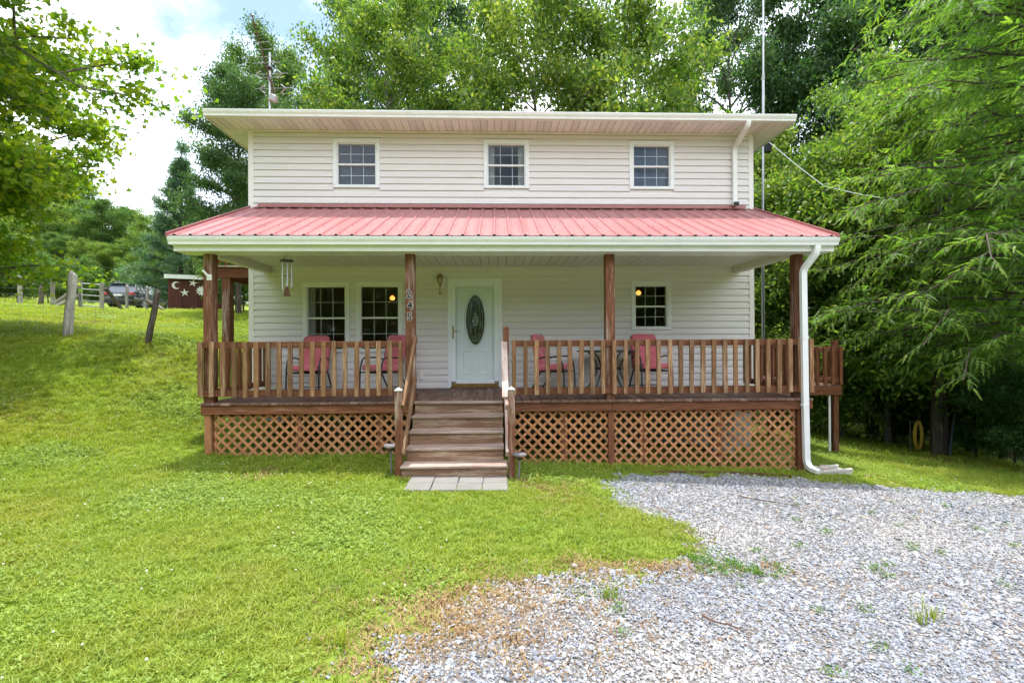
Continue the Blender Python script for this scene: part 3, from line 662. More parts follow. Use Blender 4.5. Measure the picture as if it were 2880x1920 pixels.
# stairs
SX0, SX1, RUN, RISE = -1.405, -.098, .238, .180
o = MB()
for x in (SX0+.03, (SX0+SX1)/2, SX1-.03):
    pts_ = [(PF, .86)]
    for k in range(1, 5): pts_ += [(PF-.02-RUN*(k-1), .86-RISE*k+.0), (PF-.02-RUN*k, .86-RISE*k)]
    pts_ += [(PF-.02-RUN*4, -.03), (PF, -.03)]
    n_ = len(pts_); o.add([(x-.02, a, b) for a, b in pts_]+[(x+.02, a, b) for a, b in pts_], [tuple(range(n_)), tuple(range(2*n_-1, n_-1, -1))]+[(i, (i+1) % n_, n_+(i+1) % n_, n_+i) for i in range(n_)])
stairs = o.build('staircase', 'riser', porch)
piece('tread', 'tread', stairs, ((SX0+SX1)/2, PF-.030, DZ-.017), (SX1-SX0+.02, .085, .042), (0, 0, 0), .008)
for k in range(1, 5):
    wide = .035 if k == 4 else 0.0; zt = DZ-RISE*k
    piece('tread', 'tread', stairs, ((SX0+SX1)/2+wide*.3+rnd.uniform(-.004, .004), PF-.02-RUN*(k-.5)-.02, zt-.018), (round(SX1-SX0+.02+wide*2, 3), RUN+.05, .038), (R(rnd.uniform(-.3, .6)), R(rnd.uniform(-.15, .15)), 0), .009)
for k in range(5):
    wide = .03 if k == 4 else 0.0; zt = DZ-RISE*k-.038
    piece('riser', 'riser', stairs, ((SX0+SX1)/2+wide*.3, PF-.012-RUN*k, zt-.071+(-.01 if k == 4 else 0)), (round(SX1-SX0+wide*2, 3), .03, .141+(.04 if k == 4 else 0)), (0, 0, 0), .003)
for x in (-1.470, .008):
    g0 = float(Hh(x, -3))
    npst = piece('newel_post', 'stain_post', stairs, (x, -2.99, (1.15+g0-.12)/2), (1.15-g0+.12, .09, .09), AX['z'], .006)
    cap(x, -2.99, 1.148, .050, stairs)
for x, z0, z1, z2, z3 in ((-1.405, 1.865, .935, 1.268, .320), (-.050, 1.745, .925, 1.05, .315)):
    hm = 'baluster' if x < -1 else 'handrail'
    bar('handrail', hm, stairs, (x, -2.00, z0), (x, -3.05, z1), .040, .095)
    bar('handrail', hm, stairs, (x, -2.06, z2), (x, -3.05, z3), .040, .092)
bar('handrail_cap', 'handrail', stairs, (-.068, -2.00, 1.822), (-.068, -2.99, 1.045), .088, .036)
# lattice skirt
def clip(poly, a, b, c):
    out = []
    for i, p in enumerate(poly):
        q = poly[(i+1) % len(poly)]; dp = a*p[0]+b*p[1]-c; dq = a*q[0]+b*q[1]-c
        if dp <= 0: out.append(p)
        if dp*dq < 0: t = dp/(dp-dq); out.append((p[0]+(q[0]-p[0])*t, p[1]+(q[1]-p[1])*t))
    return out
def lattice(x0, x1):
    top = .722; zb0, zb1 = float(Hh(x0, -2.05))+.005, float(Hh(x1, -2.05))+.005; m = (zb1-zb0)/(x1-x0)
    p = MB().b2(x0+.004, x0+.026, -1.982, -1.972, zb0+.03, top-.004).b2(x1-.026, x1-.004, -1.982, -1.972, zb1+.03, top-.004).build('lattice_panel', 'lattice', porch)
    P = .1556; hw = .0195*math.sqrt(2)
    for sgn, y0 in ((1, -1.997), (-1, -2.005)):
        k0 = int((x0-2)/P)-8
        for k in range(k0, k0+int((x1-x0+2.6)/P)+14):
            xc = k*P+(.03 if sgn > 0 else .075)
            if sgn > 0: quad = [(xc-hw+(z-0)*1, z) for z in (-1.2, 1.2)]+[(xc+hw+z, z) for z in (1.2, -1.2)]
            else: quad = [(xc-hw-z, z) for z in (-1.2, 1.2)]+[(xc+hw-z, z) for z in (1.2, -1.2)]
            q = clip(clip(clip(clip(quad, 1, 0, x1-.003), -1, 0, -x0-.003), 0, 1, top), m, -1, -(zb0-m*x0))
            if len(q) < 3: continue
            ar = abs(sum(q[i][0]*q[(i+1) % len(q)][1]-q[(i+1) % len(q)][0]*q[i][1] for i in range(len(q))))/2
            if ar < .0012: continue
            cx = sum(a for a, _ in q)/len(q); cz = sum(b for _, b in q)/len(q); an = R(45)*sgn; ca, sa = math.cos(an), math.sin(an)
            loc = [((a-cx)*ca+(b-cz)*sa, -(a-cx)*sa+(b-cz)*ca) for a, b in q]     # long side on local x
            MB().extr_xz(loc, -.004, .004).build('slat', 'lattice', p, (cx, y0, cz), (0, -an, 0))
for a, b in ((-4.415, -3.179), (-3.176, -1.951), (-1.948, -1.52), (.055, .853), (.857, 2.068), (2.072, 3.278), (3.282, 4.455)): lattice(a, b)
# porch roof, ceiling and beams
ceil_z = 3.24
mb = MB(); mb.b2(-4.60, 4.60, -2.2, -.01, ceil_z+.018, ceil_z+.03); ceil = mb.build('ceiling', 'ceiling_vinyl', porch)
cw = .152; ncb = int(8.94/cw); cw = 8.94/ncb
p = [(-cw/2+.003, .010), (-cw/2+.007, .0), (cw/2-.007, .0), (cw/2-.003, .010)]
cm = MB().add([(x, -.93, z_) for x, z_ in p]+[(x, .93, z_) for x, z_ in p], [(0, 1, 5, 4), (1, 2, 6, 5), (2, 3, 7, 6), (0, 4, 7, 3), (0, 3, 2, 1), (4, 5, 6, 7)]).mesh('ceiling_board', 'ceiling_vinyl')
for k in range(ncb): mkobj('ceiling_board', cm, None, ceil, (-4.47+cw*(k+.5), -.95, ceil_z+rnd.uniform(-.001, .001)))
MB().b2(-4.47, 4.47, -.045, -.017, ceil_z-.028, ceil_z+.006, .004).build('ceiling_trim', 'ceiling_vinyl', porch)
o = MB(); o.b2(-4.838, -3.2, -2.252, -1.875, 3.124, 3.236).b2(-3.198, 2.2, -2.251, -1.875, 3.124, 3.236).b2(2.202, 4.915, -2.252, -1.875, 3.124, 3.236)
o.build('front_beam', 'white_metal', porch)
for s in (-1, 1):
    MB().b2(s*4.47, s*4.602, -1.874, -.022, 3.118, 3.262, .004).build('side_beam', 'ceiling_vinyl', porch)
    MB().add([(s*4.60, -2.2, 3.235), (s*4.60, -.01, 3.235), (s*4.60, -.01, 4.36), (s*4.60, -2.2, 3.33), (s*4.56, -2.2, 3.235), (s*4.56, -.01, 3.235), (s*4.56, -.01, 4.36), (s*4.56, -2.2, 3.33)], [(0, 1, 2, 3), (4, 5, 6, 7), (0, 1, 5, 4), (1, 2, 6, 5), (2, 3, 7, 6), (3, 0, 4, 7)]).build('gable_panel', 'siding', porch)
gutter(-4.866, 4.934, -2.365, -2.255, 3.205, 3.318, porch)
MB().b2(-4.85, 4.92, -2.254, -2.235, 3.238, 3.325).build('fascia', 'white_metal', porch)
RY0, RZ0, RY1, RZ1 = -2.372, 3.338, -.022, 4.385
ra = math.atan2(RZ1-RZ0, RY1-RY0); RL = math.hypot(RZ1-RZ0, RY1-RY0); RX0, RX1 = -4.865, 4.905; npan = 43; pp = (RX1-RX0)/npan
roof = MB().add([(RX0, -.0, -.02), (RX1, 0, -.02), (RX1, RL, -.02), (RX0, RL, -.02), (RX0, -.0, -.034), (RX1, 0, -.034), (RX1, RL, -.034), (RX0, RL, -.034)], [(0, 1, 2, 3), (7, 6, 5, 4), (0, 4, 5, 1), (1, 5, 6, 2), (2, 6, 7, 3), (3, 7, 4, 0)]).build('roof', 'stain', porch, (0, RY0+.05, RZ0+.01), (ra, 0, 0))
pr = [(-pp/2, 0), (-pp/2, .0), (-.030, .0), (-.011, .020), (.011, .020), (.030, .0), (pp/2-.001, 0)]
pr = [(-pp/2, 0), (-.074, 0), (-.068, .003), (-.056, .003), (-.050, 0), (-.030, 0), (-.011, .020), (.011, .020), (.030, 0), (.050, 0), (.056, .003), (.068, .003), (.074, 0), (pp/2, 0)]
nn = len(pr); rmesh = MB().add([(x, 0, z_) for x, z_ in pr]+[(x, RL, z_) for x, z_ in pr], [(i, i+1, nn+i+1, nn+i) for i in range(nn-1)]).mesh('roof_panel', 'roof_red')
for k in range(npan): mkobj('roof_panel', rmesh, None, roof, (RX0+pp*(k+.5), -.055, .0), (0, 0, 0))
o = MB()
for k in range(npan):
    for yy in (.06, .72, 1.36, 2.0, 2.45):
        o.box((RX0+pp*(k+.5)+.05, yy-.05+rnd.uniform(-.008, .008), .004), (.011, .011, .008))
sc_ = o.build('screws', 'black_plastic', roof); sc_['kind'] = 'stuff'
o = MB()
for k in range(npan): x = RX0+pp*(k+.5); o.add([(x-.028, -.05, -.001), (x+.028, -.05, -.001), (x+.011, -.05, .018), (x-.011, -.05, .018)], [(0, 1, 2, 3)])
o.build('closure_strip', 'black_plastic', roof)
MB().add([(-4.72, -.018, 4.455), (4.74, -.018, 4.455), (4.74, -.026, 4.41), (-4.72, -.026, 4.41), (4.74, -.15, 4.352), (-4.72, -.15, 4.352), (-4.72, -.004, 4.45), (4.74, -.004, 4.45)], [(0, 1, 2, 3), (3, 2, 4, 5), (6, 7, 1, 0)]).build('flashing', 'roof_red', porch)
for s, x in ((-1, RX0), (1, RX1)):
    MB().add([(x-.012, RY0, RZ0-.03), (x+.012, RY0, RZ0-.03), (x+.012, RY1, RZ1-.03), (x-.012, RY1, RZ1-.03), (x-.012, RY0, RZ0+.028), (x+.012, RY0, RZ0+.028), (x+.012, RY1, RZ1+.028), (x-.012, RY1, RZ1+.028)], [(0, 1, 2, 3), (7, 6, 5, 4), (0, 4, 5, 1), (1, 5, 6, 2), (2, 6, 7, 3), (3, 7, 4, 0)]).build('rake_trim', 'roof_red', porch)
# long downspout in front of the right post
o = MB(); gz = float(Hh(4.6, -2.2))
o.rtube(arc((4.62, -2.30, 3.205), (4.62, -2.30, 3.10), (4.595, -2.26, 3.05))+arc((4.535, -2.155, 2.90), (4.515, -2.13, 2.86), (4.515, -2.13, 2.78))+[(4.53, -2.13, 1.0), (4.545, -2.13, .05)]+arc((4.545, -2.13, gz+.24), (4.55, -2.13, gz+.09), (4.60, -2.23, gz+.075), 7)+[(4.625, -2.29, gz+.06)], .085, .064)
for z_ in (1.81, .78): o.b2(4.525-.047, 4.525+.047, -2.167, -2.092, z_, z_+.03)
o.build('downspout', 'white_metal', porch)
# concrete block piers seen through the lattice
for x in (3.95, -3.0): 
    pr_ = MB().b2(x-.2, x+.2, -.7, -.5, float(Hh(x, -.6))-.1, .02, .01).b2(x-.198, x+.198, -.698, -.502, .025, .22, .01).b2(x-.2, x+.2, -.7, -.5, .225, .42, .01).b2(x-.197, x+.198, -.698, -.5, .425, .655, .01)
    pr_.build('pier', 'block', porch)

# ------------------------------------------------------------------ decks beside the house
sd = thing('side_deck', 'brown side deck with railing beyond the porch right end', 'deck', (5.7, .9, float(Hh(5.7, .9))))
so = Vector(sd.location)
def sp(name, mat, c, d, rot=(0, 0, 0), ch=.004, par=None): return piece(name, mat, par or sd, Vector(c)-so, d, rot, ch)
for k in range(13): sp('deck_board', 'deck', (4.95+.146*k, 1.55, DZ-.035), (2.75, .139, .036), AX['y'])
sp('rim_board', 'stain', (5.80, .185, .775), (1.95, .038, .18)); sp('rim_board', 'stain', (6.80, 1.5, .775), (2.6, .038, .18), AX['y'])
for y in (.27, 2.6): g0 = float(Hh(6.71, y)); sp('post', 'stain', (6.71, y, (1.79+g0-.1)/2), (1.79-g0+.1, .10, .10), AX['z'], .006)
for zz in (1.60, .985): sp('rail', 'stain', (5.80, .215, zz), (1.9, .038, .088)); sp('rail', 'stain', (6.77, 1.5, zz), (2.5, .038, .088), AX['y'])
for k in range(12): sp('baluster', 'stain', (4.98+.163*k, .172, 1.28), (.78, .036, .06), AX['z'])
for k in range(15): sp('baluster', 'stain', (6.815, .25+.165*k, 1.28), (.78, .036, .06), (0, R(-90), R(90)))
g0 = float(Hh(6.55, .2)); MB().tube([(6.57, .23, .68), (6.57, .23, .1), (6.56, .22, g0+.05)], .022, 8).build('drain_pipe', 'white_metal', sd, tuple(-so))

bd = thing('balcony', 'raised brown timber balcony on the house left side behind the porch', 'balcony', (-6.2, 1.75, float(Hh(-6.2, 1.75))))
bo = Vector(bd.location)
g0 = bo.z
for x, y in ((-6.22, 1.70), (-6.22, 5.0)): g0 = float(Hh(x, y)); piece('post', 'stain_post', bd, Vector((x, y, (3.26+g0-.1)/2))-bo, (3.26-g0+.1, .19, .17), AX['z'], .008)
for y in (1.62, 5.05): piece('beam', 'stain', bd, Vector((-5.68, y, 3.37))-bo, (1.55, .05, .23), (0, 0, 0), .005)
piece('beam', 'stain', bd, Vector((-6.42, 3.35, 3.37))-bo, (3.5, .05, .225), AX['y'], .005)
for k in range(26): piece('deck_board', 'handrail', bd, Vector((-5.69, 1.60+.14*k, 3.505))-bo, (1.62, .134, .036))
for k in range(8): piece('baluster', 'stain', bd, Vector((-6.40+.2*k, 1.60, 3.98))-bo, (.9, .04, .05), AX['z'])
for zz in (3.66, 4.42): piece('rail', 'stain', bd, Vector((-5.68, 1.645, zz))-bo, (1.5, .038, .088))

# ------------------------------------------------------------------ porch furniture
def rbox(w, d, h, r, seg=3):
    bm = bmesh.new(); bmesh.ops.create_cube(bm, size=1)
    for v in bm.verts: v.co = Vector((v.co.x*w, v.co.y*d, v.co.z*h))
    bmesh.ops.bevel(bm, geom=list(bm.edges), offset=r, segments=seg, profile=.6, affect='EDGES'); return bm
def bmobj(name, bm, mat, parent, loc=(0, 0, 0), rot=(0, 0, 0)):
    me = bpy.data.meshes.new(name); bm.to_mesh(me); bm.free(); me.materials.append(M[mat])
    me.polygons.foreach_set('use_smooth', [True]*len(me.polygons)); return mkobj(name, me, None, parent, loc, rot)
def copy_tree(o, parent=None):
    c = o.copy(); COL.objects.link(c); c.parent = parent
    for ch in [q for q in bpy.data.objects if q.parent == o]: copy_tree(ch, c)
    return c
def chair(label, loc, rz):
    t = thing('patio_chair', label, 'chair', loc, rz, 'cushioned patio chairs on the porch')   # faces -y
    bm = rbox(.50, .50, .105, .035)
    for v in bm.verts: v.co.z += .012*math.cos(v.co.x*5)*math.cos(v.co.y*5)
    bmobj('seat_cushion', bm, 'cushion', t, (0, -.02, .435), (R(-3), 0, 0))
    bm = bmesh.new(); nx, nz = 13, 17; W_, H_ = .255, .35
    fr = {}; bk = {}
    for i in range(nx+1):
        for j in range(nz+1):
            u, v = i/nx*2-1, j/nz*2-1; w = W_*(1-.10*max(0, v)**3)
            # rounded outline
            cu, cv = abs(u), abs(v); k = 1.0
            e = max(0, cu-.72)/.28; f = max(0, cv-.80)/.20; q = math.hypot(e, f)
            if q > 1: k = 1/q
            x = math.copysign(min(cu, .72)+.28*e*k, u)*w if cu > .72 else u*w; z = math.copysign(min(cv, .80)+.20*f*k, v)*H_ if cv > .80 else v*H_
            ed = min(1, (1-max(cu, cv))*4.5); th = .030+.030*math.sqrt(max(0, ed))
            dim = sum(.022*math.exp(-((x-bx)**2+(z-bz)**2)/.0030) for bx, bz in ((-.10, .13), (.10, .13), (0, .02)))
            fold = .014*math.exp(-((z+.12)/.02)**2)
            fr[i, j] = bm.verts.new((x, -th+dim+fold, z)); bk[i, j] = bm.verts.new((x, .03, z))
    for i in range(nx):
        for j in range(nz):
            bm.faces.new((fr[i, j], fr[i+1, j], fr[i+1, j+1], fr[i, j+1])); bm.faces.new((bk[i, j], bk[i, j+1], bk[i+1, j+1], bk[i+1, j]))
    for i in range(nx):
        for j in (0, nz): bm.faces.new((fr[i, j], bk[i, j], bk[i+1, j], fr[i+1, j]))
    for j in range(nz):
        for i in (0, nx): bm.faces.new((fr[i, j], fr[i, j+1], bk[i, j+1], bk[i, j]))
    bmesh.ops.recalc_face_normals(bm, faces=bm.faces)
    bc = bmobj('back_cushion', bm, 'cushion', t, (0, .27, .68), (R(-13), 0, 0))
    for bx, bz in ((-.10, .13), (.10, .13)): MB().lathe([(.001, -.006), (.013, -.004), (.015, 0), (.013, .005)], 10).build('button', 'cushion', bc, (bx, -.043, bz), (R(90), 0, 0))
    o = MB()
    for s in (-1, 1): o.tube([(s*.235, .20, .375), (s*.235, .24, .50), (s*.23, .35, .98)], .013, 8)
    o.tube([(-.23, .35, .975), (-.15, .36, .99), (.15, .36, .99), (.23, .35, .975)], .013, 8); o.build('back_frame', 'black_metal', t)
    MB().box((0, -.01, .362), (.50, .48, .026), None, .008).build('seat_frame', 'black_metal', t)
    for s in (-1, 1):
        MB().tube(arc((s*.285, -.28, .0), (s*.285, -.30, .62), (s*.285, -.16, .625), 8)+arc((s*.285, .05, .62), (s*.285, .20, .60), (s*.25, .26, .56), 5), .014, 8).build('arm_rest', 'black_metal', t)
        MB().tube([(s*.275, .36, 0), (s*.262, .16, .36)], .014, 8).build('rear_leg', 'black_metal', t)
        MB().tube([(s*.282, -.27, .36), (s*.24, -.2, .362)], .012, 8).build('seat_bracket', 'black_metal', t)
    MB().tube([(-.27, .34, .07), (.27, .34, .07)], .011, 6).build('stretcher', 'black_metal', t)
    return t
chair('red cushioned patio chair below the left porch window, nearest the corner', (-3.53, -.62, DZ), R(-3))
chair('red cushioned patio chair angled left beside the numbered porch post', (-2.22, -.65, DZ), R(-38))
chair('red cushioned patio chair turned toward the table, right of the door', (.86, -.72, DZ), R(62))
chair('red cushioned patio chair below the small right porch window', (2.60, -.72, DZ), R(6))
t = thing('patio_table', 'black metal patio table with curved legs between two red chairs', 'table', (1.83, -.72, DZ))
MB().lathe([(.55, .700), (.565, .706), (.565, .724), (.55, .73)], 40).build('table_top', 'black_metal', t)
for k in range(4):
    a = R(45+90*k); c_, s_ = math.cos(a), math.sin(a)
    MB().tube([(c_*r, s_*r, z_) for r, z_ in ((.44, .70), (.40, .66), (.32, .60), (.26, .50), (.235, .40), (.26, .30), (.34, .17), (.45, .04), (.47, 0))], .013, 8).build('leg', 'black_metal', t)
MB().tube([(.235*math.cos(a), .235*math.sin(a), .40) for a in np.linspace(0, 2*math.pi, 24, endpoint=False)], .012, 6, closed=True).build('ring', 'black_metal', t)

# ------------------------------------------------------------------ things fixed to the porch
t = thing('wind_chime', 'silver tube wind chime hanging from the porch ceiling at left', 'wind chime', (-3.41, -1.82, 2.52))
o = MB()
for k in range(3): a = 2*math.pi*k/3+.4; o.tube([(0, 0, .70), (.08*math.cos(a), .08*math.sin(a), .53)], .0025, 5)
o.tube([(0, 0, .72), (0, 0, .70)], .006, 6).tube([(0, 0, .53), (0, 0, .12)], .002, 5); o.build('cord', 'black_metal', t)
MB().lathe([(.095, .525), (.100, .53), (.098, .542), (.02, .548)], 20).build('disc', 'black_metal', t)
for k in range(6): a = 2*math.pi*k/6; L = (.40, .36, .43, .34, .45, .38)[k]; MB().tube([(.075*math.cos(a), .075*math.sin(a), .50), (.075*math.cos(a), .075*math.sin(a), .52-L)], .0105, 10).build('tube', 'galv', t)
MB().lathe([(.001, .30), (.035, .302), (.035, .312), (.001, .314)], 14).build('clapper', 'black_metal', t)
MB().extr_xz([(-.055, -.01), (.055, -.01), (.02, .13), (-.02, .13)], -.004, .004).build('sail', 'rust', t)

t = thing('wall_lantern', 'brass coach lantern on the wall left of the front door', 'lantern', (-1.255, -.03, 2.72))
MB().lathe([(.001, 0), (.012, .006), (.014, .03), (.009, .05), (.010, .13), (.022, .15), (.028, .165), (.020, .18)], 12, (0, -.10, 0)).build('tail', 'brass', t)
MB().tube([(0, 0, .17), (0, -.05, .20), (0, -.10, .165)], .010, 8).lathe([(.05, 0), (.05, .012)], 14).build('arm', 'brass', t)
body = MB()
for k in range(6):
    a = 2*math.pi*k/6; body.tube([(.032*math.cos(a), -.10+.032*math.sin(a), .18), (.062*math.cos(a), -.10+.062*math.sin(a), .315)], .0045, 5)
bo_ = body.build('cage', 'brass', t)
MB().lathe([(.028, .182), (.056, .312)], 6, (0, -.10, 0)).build('glass', 'glass', t)
MB().lathe([(.001, .185), (.012, .19), (.014, .26), (.006, .28)], 10, (0, -.10, 0)).build('bulb', 'number_white', t)
MB().lathe([(.070, .312), (.072, .318), (.050, .345), (.022, .362), (.012, .372), (.014, .385), (.001, .398)], 12, (0, -.10, 0)).build('lid', 'brass', t)

t = thing('house_number', 'black and white numerals 245 on the porch post beside the stairs', 'house number', (-1.490, -2.028, 2.12))
def digit(ch, size, off, ext):
    cu = bpy.data.curves.new('numeral', 'FONT'); cu.body = ch; cu.size = size; cu.align_x = 'CENTER'; cu.extrude = ext; cu.offset = off; cu.resolution_u = 4
    ob = bpy.data.objects.new('tmp', cu); COL.objects.link(ob); dg = bpy.context.evaluated_depsgraph_get(); me = bpy.data.meshes.new_from_object(ob.evaluated_get(dg)); bpy.data.objects.remove(ob); return me
for ch, dx, zz in (('2', -.012, .345), ('4', .004, .170), ('5', -.004, .000)):
    me = digit(ch, .168, .0075, .004); n_ = mkobj('numeral', me, 'number_white', t, (dx, 0, zz), (R(90), 0, 0)); n_['label'] = 'numeral '+ch
    mkobj('numeral_face', digit(ch, .168, .0030, .003), 'number_black', n_, (0, 0, .004))
t = thing('flag_bracket', 'white flag pole bracket screwed to the left porch post', 'bracket', (-4.47, -2.028, 2.73))
MB().b2(-.030, .045, -.008, 0, 0, .085, .006).build('plate', 'white_metal', t)
MB().tube([(.01, -.008, .04), (-.045, -.05, .125), (-.058, -.06, .145)], .018, 10).build('socket', 'white_metal', t)
tag(MB().tube([(.02*math.cos(a), 0, -.02+.02*math.sin(a)) for a in np.linspace(0, 2*math.pi, 14, endpoint=False)], .004, 5, closed=True).tube([(0, 0, 0), (0, 0, .03)], .004, 5).build('ceiling_hook', 'galv', None, (-2.88, -.45, 3.212)), 'small metal ring hook in the porch ceiling above the left windows', 'hook')
for lbl, x, y, z_ in (('amber lamp glowing inside the window beside the numbered post', -2.30, .55, 2.70), ('amber lamp glowing inside the small right porch window', 2.78, .6, 2.80)):
    t = thing('room_lamp', lbl, 'lamp', (x, y, z_))
    MB().lathe([(.001, -.05), (.045, -.035), (.055, 0), (.04, .03), (.012, .045)], 14).build('bulb', 'bulb', t)
    MB().tube([(0, 0, .045), (0, 0, .6)], .006, 6).lathe([(.02, .045), (.035, .06), (.015, .08)], 12).build('fixture', 'brass', t)

# ------------------------------------------------------------------ by the stairs and on the lawn
def solar(label, x, y, h, tilt):
    z0 = float(Hh(x, y)); t = thing('path_light', label, 'path light', (x, y, z0)); t.rotation_euler = (R(tilt[0]), R(tilt[1]), 0)
    t['group'] = 'solar path lights beside the stairs'
    MB().tube([(0, 0, -.05), (0, 0, h-.09)], .014, 10).build('stake', 'grey_plastic', t)
    MB().lathe([(.018, h-.095), (.05, h-.088), (.046, h-.078), (.042, h-.076)], 20).build('collar', 'black_plastic', t)
    MB().lathe([(.040, h-.076), (.040, h-.040)], 20).build('lens', 'glass', t)
    MB().lathe([(.050, h-.046), (.088, h-.042), (.093, h-.030), (.086, h-.014), (.055, h-.003), (.001, h)], 24).build('cap', 'grey_plastic', t)
    MB().box((0, 0, h-.001), (.062, .062, .006), Euler((0, 0, R(35))), .002).build('solar_cell', 'panel_dark', t)
solar('solar path light left of the stairs', -1.575, -2.96, .43, (1, -1))
solar('solar path light right of the stairs', .095, -3.09, .36, (-2, 3))
pl = MB().b2(-1.31, -.05, -3.62, -3.03, -.05, float(Hh(-.7, -3.3))+.006).build('paver_landing', 'soil'); pl['kind'] = 'structure'
for i in range(4):
    for j in range(2):
        x = -1.143+.312*i+rnd.uniform(-.004, .004); y = -3.185-.290*j+rnd.uniform(-.004, .004)
        piece('paver', 'concrete', pl, (x, y, float(Hh(x, y))+.010+rnd.uniform(-.003, .003)), (.304, .282, .05), (R(rnd.uniform(-.6, .6)), R(rnd.uniform(-.6, .6)), R(rnd.uniform(-.7, .7))), .007)
t = thing('splash_block', 'pale concrete splash block under the white downspout', 'splash block', (4.60, -2.14, float(Hh(4.85, -2.2))+.0), R(12))
o = MB(); o.b2(0, .66, -.14, .14, -.02, .035, .01).b2(0, .66, -.14, -.10, .03, .085, .012).b2(0, .66, .10, .14, .03, .085, .012).b2(0, .045, -.10, .10, .03, .085, .01)
o.build('trough', 'concrete_pale', t)
bm = bmesh.new(); bmesh.ops.create_icosphere(bm, subdivisions=2, radius=1)
for v in bm.verts: v.co = Vector((v.co.x*.11, v.co.y*.075, v.co.z*.055))*(1+.12*math.sin(v.co.x*7+v.co.y*5))
r_ = bmobj('rock', bm, 'rock', None, (4.80, -2.13, float(Hh(4.8, -2.1))+.085), (0, 0, R(20))); tag(r_, 'brown rock resting in the concrete splash block', 'rock')
o = MB(); pts_ = [(2.05, -2.50), (2.6, -2.42), (3.2, -2.385), (3.75, -2.42), (4.1, -2.47)]
for a, b in zip(pts_, pts_[1:]):
    za, zb = float(Hh(*a)), float(Hh(*b)); o.add([(a[0], a[1], za-.03), (b[0], b[1], zb-.03), (b[0], b[1], zb+.04), (a[0], a[1], za+.04), (a[0], a[1]+.02, za-.03), (b[0], b[1]+.02, zb-.03), (b[0], b[1]+.02, zb+.04), (a[0], a[1]+.02, za+.04)], [(0, 1, 2, 3), (4, 5, 6, 7), (3, 2, 6, 7), (0, 1, 5, 4)])
tag(o.build('landscape_edging', 'rust'), 'dark brown edging strip along the back edge of the gravel', 'edging')
for k, (px, py, an, L) in enumerate(((3.05, -3.75, -32, .75), (1.25, -6.35, -40, .30))):
    o = MB(); c_, s_ = math.cos(R(an)), math.sin(R(an)); P_ = [(px+c_*L*u+.02*math.sin(u*9), py+s_*L*u, float(Hh(px+c_*L*u, py+s_*L*u))+.035) for u in np.linspace(-.5, .5, 8)]
    o.tube(P_, [.006, .006, .005, .005, .004, .004, .003, .002], 6)
    for u in (2, 4, 5): a = Vector(P_[u]); o.tube([a, a+Vector((.08, .05*(-1)**u, .01))], [.003, .0015], 5)
    tag(o.build('twig', 'rust'), ('long thin brown twig lying across the middle of the gravel', 'short brown twig on the gravel near the bottom edge')[k], 'twig')

# ------------------------------------------------------------------ antennas and cables
t = thing('tv_antenna', 'silver rooftop television antenna on a mast above the left roof end', 'antenna', (-4.93, .93, 6.0))
def lp(px, pz): return (px, 0, pz)
MB().tube([(0, 0, -.05), (.01, 0, 1.90)], .022, 10).build('mast', 'galv', t)
# the boom runs towards the camera and slopes up
p0, p1 = Vector((.10, .10, .90)), Vector((-.13, -.45, 2.38))
MB().tube([p0, p1], .012, 8).build('boom', 'rust', t)
o = MB(); dirn = Vector((.93, -.30, -.12)).normalized()
for u, L in ((.70, .26), (.62, .27), (.54, .25), (.47, .40), (.34, .52), (.30, .34), (.17, .52)):
    c_ = p0+(p1-p0)*u; o.tube([c_-dirn*L*.85, c_+dirn*L*.95], .0055, 6)
o.build('elements', 'galv', t)
o = MB()
for u, L in ((.995, .05), (.90, .05), (.80, .06)): c_ = p0+(p1-p0)*u; o.tube([c_-dirn*L, c_+dirn*L], .011, 6)
o.build('front_caps', 'rust', t)
o = MB()
for u in (.34, .17):
    c_ = p0+(p1-p0)*u
    for s in (-1, 1):
        tip = c_+dirn*s*.34
        for b in (-1, 1): o.tube([tip, tip-dirn*s*.13+Vector((0, .02, b*.085))], [.004, .014], 5)
o.build('director_vane', 'galv', t)
o = MB()
for k in range(13): c_ = p0+(p1-p0)*(.0+.026*k); o.tube([c_-dirn*.06, c_+dirn*.06], .006, 5)
o.build('short_elements', 'galv', t)
MB().box((.0, -.03, 1.56), (.12, .10, .05), None, .01).build('clamp', 'black_metal', t)
MB().box((.09, -.04, .92), (.14, .10, .14), Euler((0, R(22), 0)), .015).build('rotor_box', 'galv_dull', t)
t = thing('radio_mast', 'tall thin galvanised pole antenna rising behind the right roof end', 'antenna pole', (6.98, 3.4, float(Hh(6.98, 3.4))))
zb = t.location.z
MB().tube([(0, 0, 0), (0.02, 0, 4.8)], .042, 10).build('lower_pole', 'galv', t)
MB().tube([(.02, 0, 4.8), (.06, 0, 9.5)], .034, 10).build('middle_pole', 'galv', t)
MB().tube([(.06, 0, 9.5), (.11, 0, 17.0)], .026, 8).build('upper_pole', 'galv', t)
for z_ in (4.8, 9.5): MB().tube([(.02+.04*(z_ > 5), 0, z_-.06), (.02+.04*(z_ > 5), 0, z_+.06)], .042, 10).build('clamp', 'galv_dull', t)
MB().box((.16, -.02, 7.05-zb), (.17, .14, .40), None, .02).build('junction_box', 'black_plastic', t)
tag(MB().tube([Vector((6.955, 3.3, .5)), Vector((6.93, 3.28, 2.2)), Vector((6.96, 3.33, 4.2))], .010, 6).build('antenna_cable', 'black_plastic'), 'black cable running down beside the right antenna pole', 'cable')
a, b, c_ = Vector((7.11, 3.27, 7.09)), Vector((7.83, 2.15, 5.55)), Vector((8.61, .93, 4.85))
o = MB(); o.tube([a, (a+b)/2-Vector((0, 0, .03)), b, (b+c_)/2-Vector((0, 0, .03)), c_], .010, 6); tag(o.build('service_cable', 'cable_white'), 'white service cable running from the pole into the right trees', 'cable')

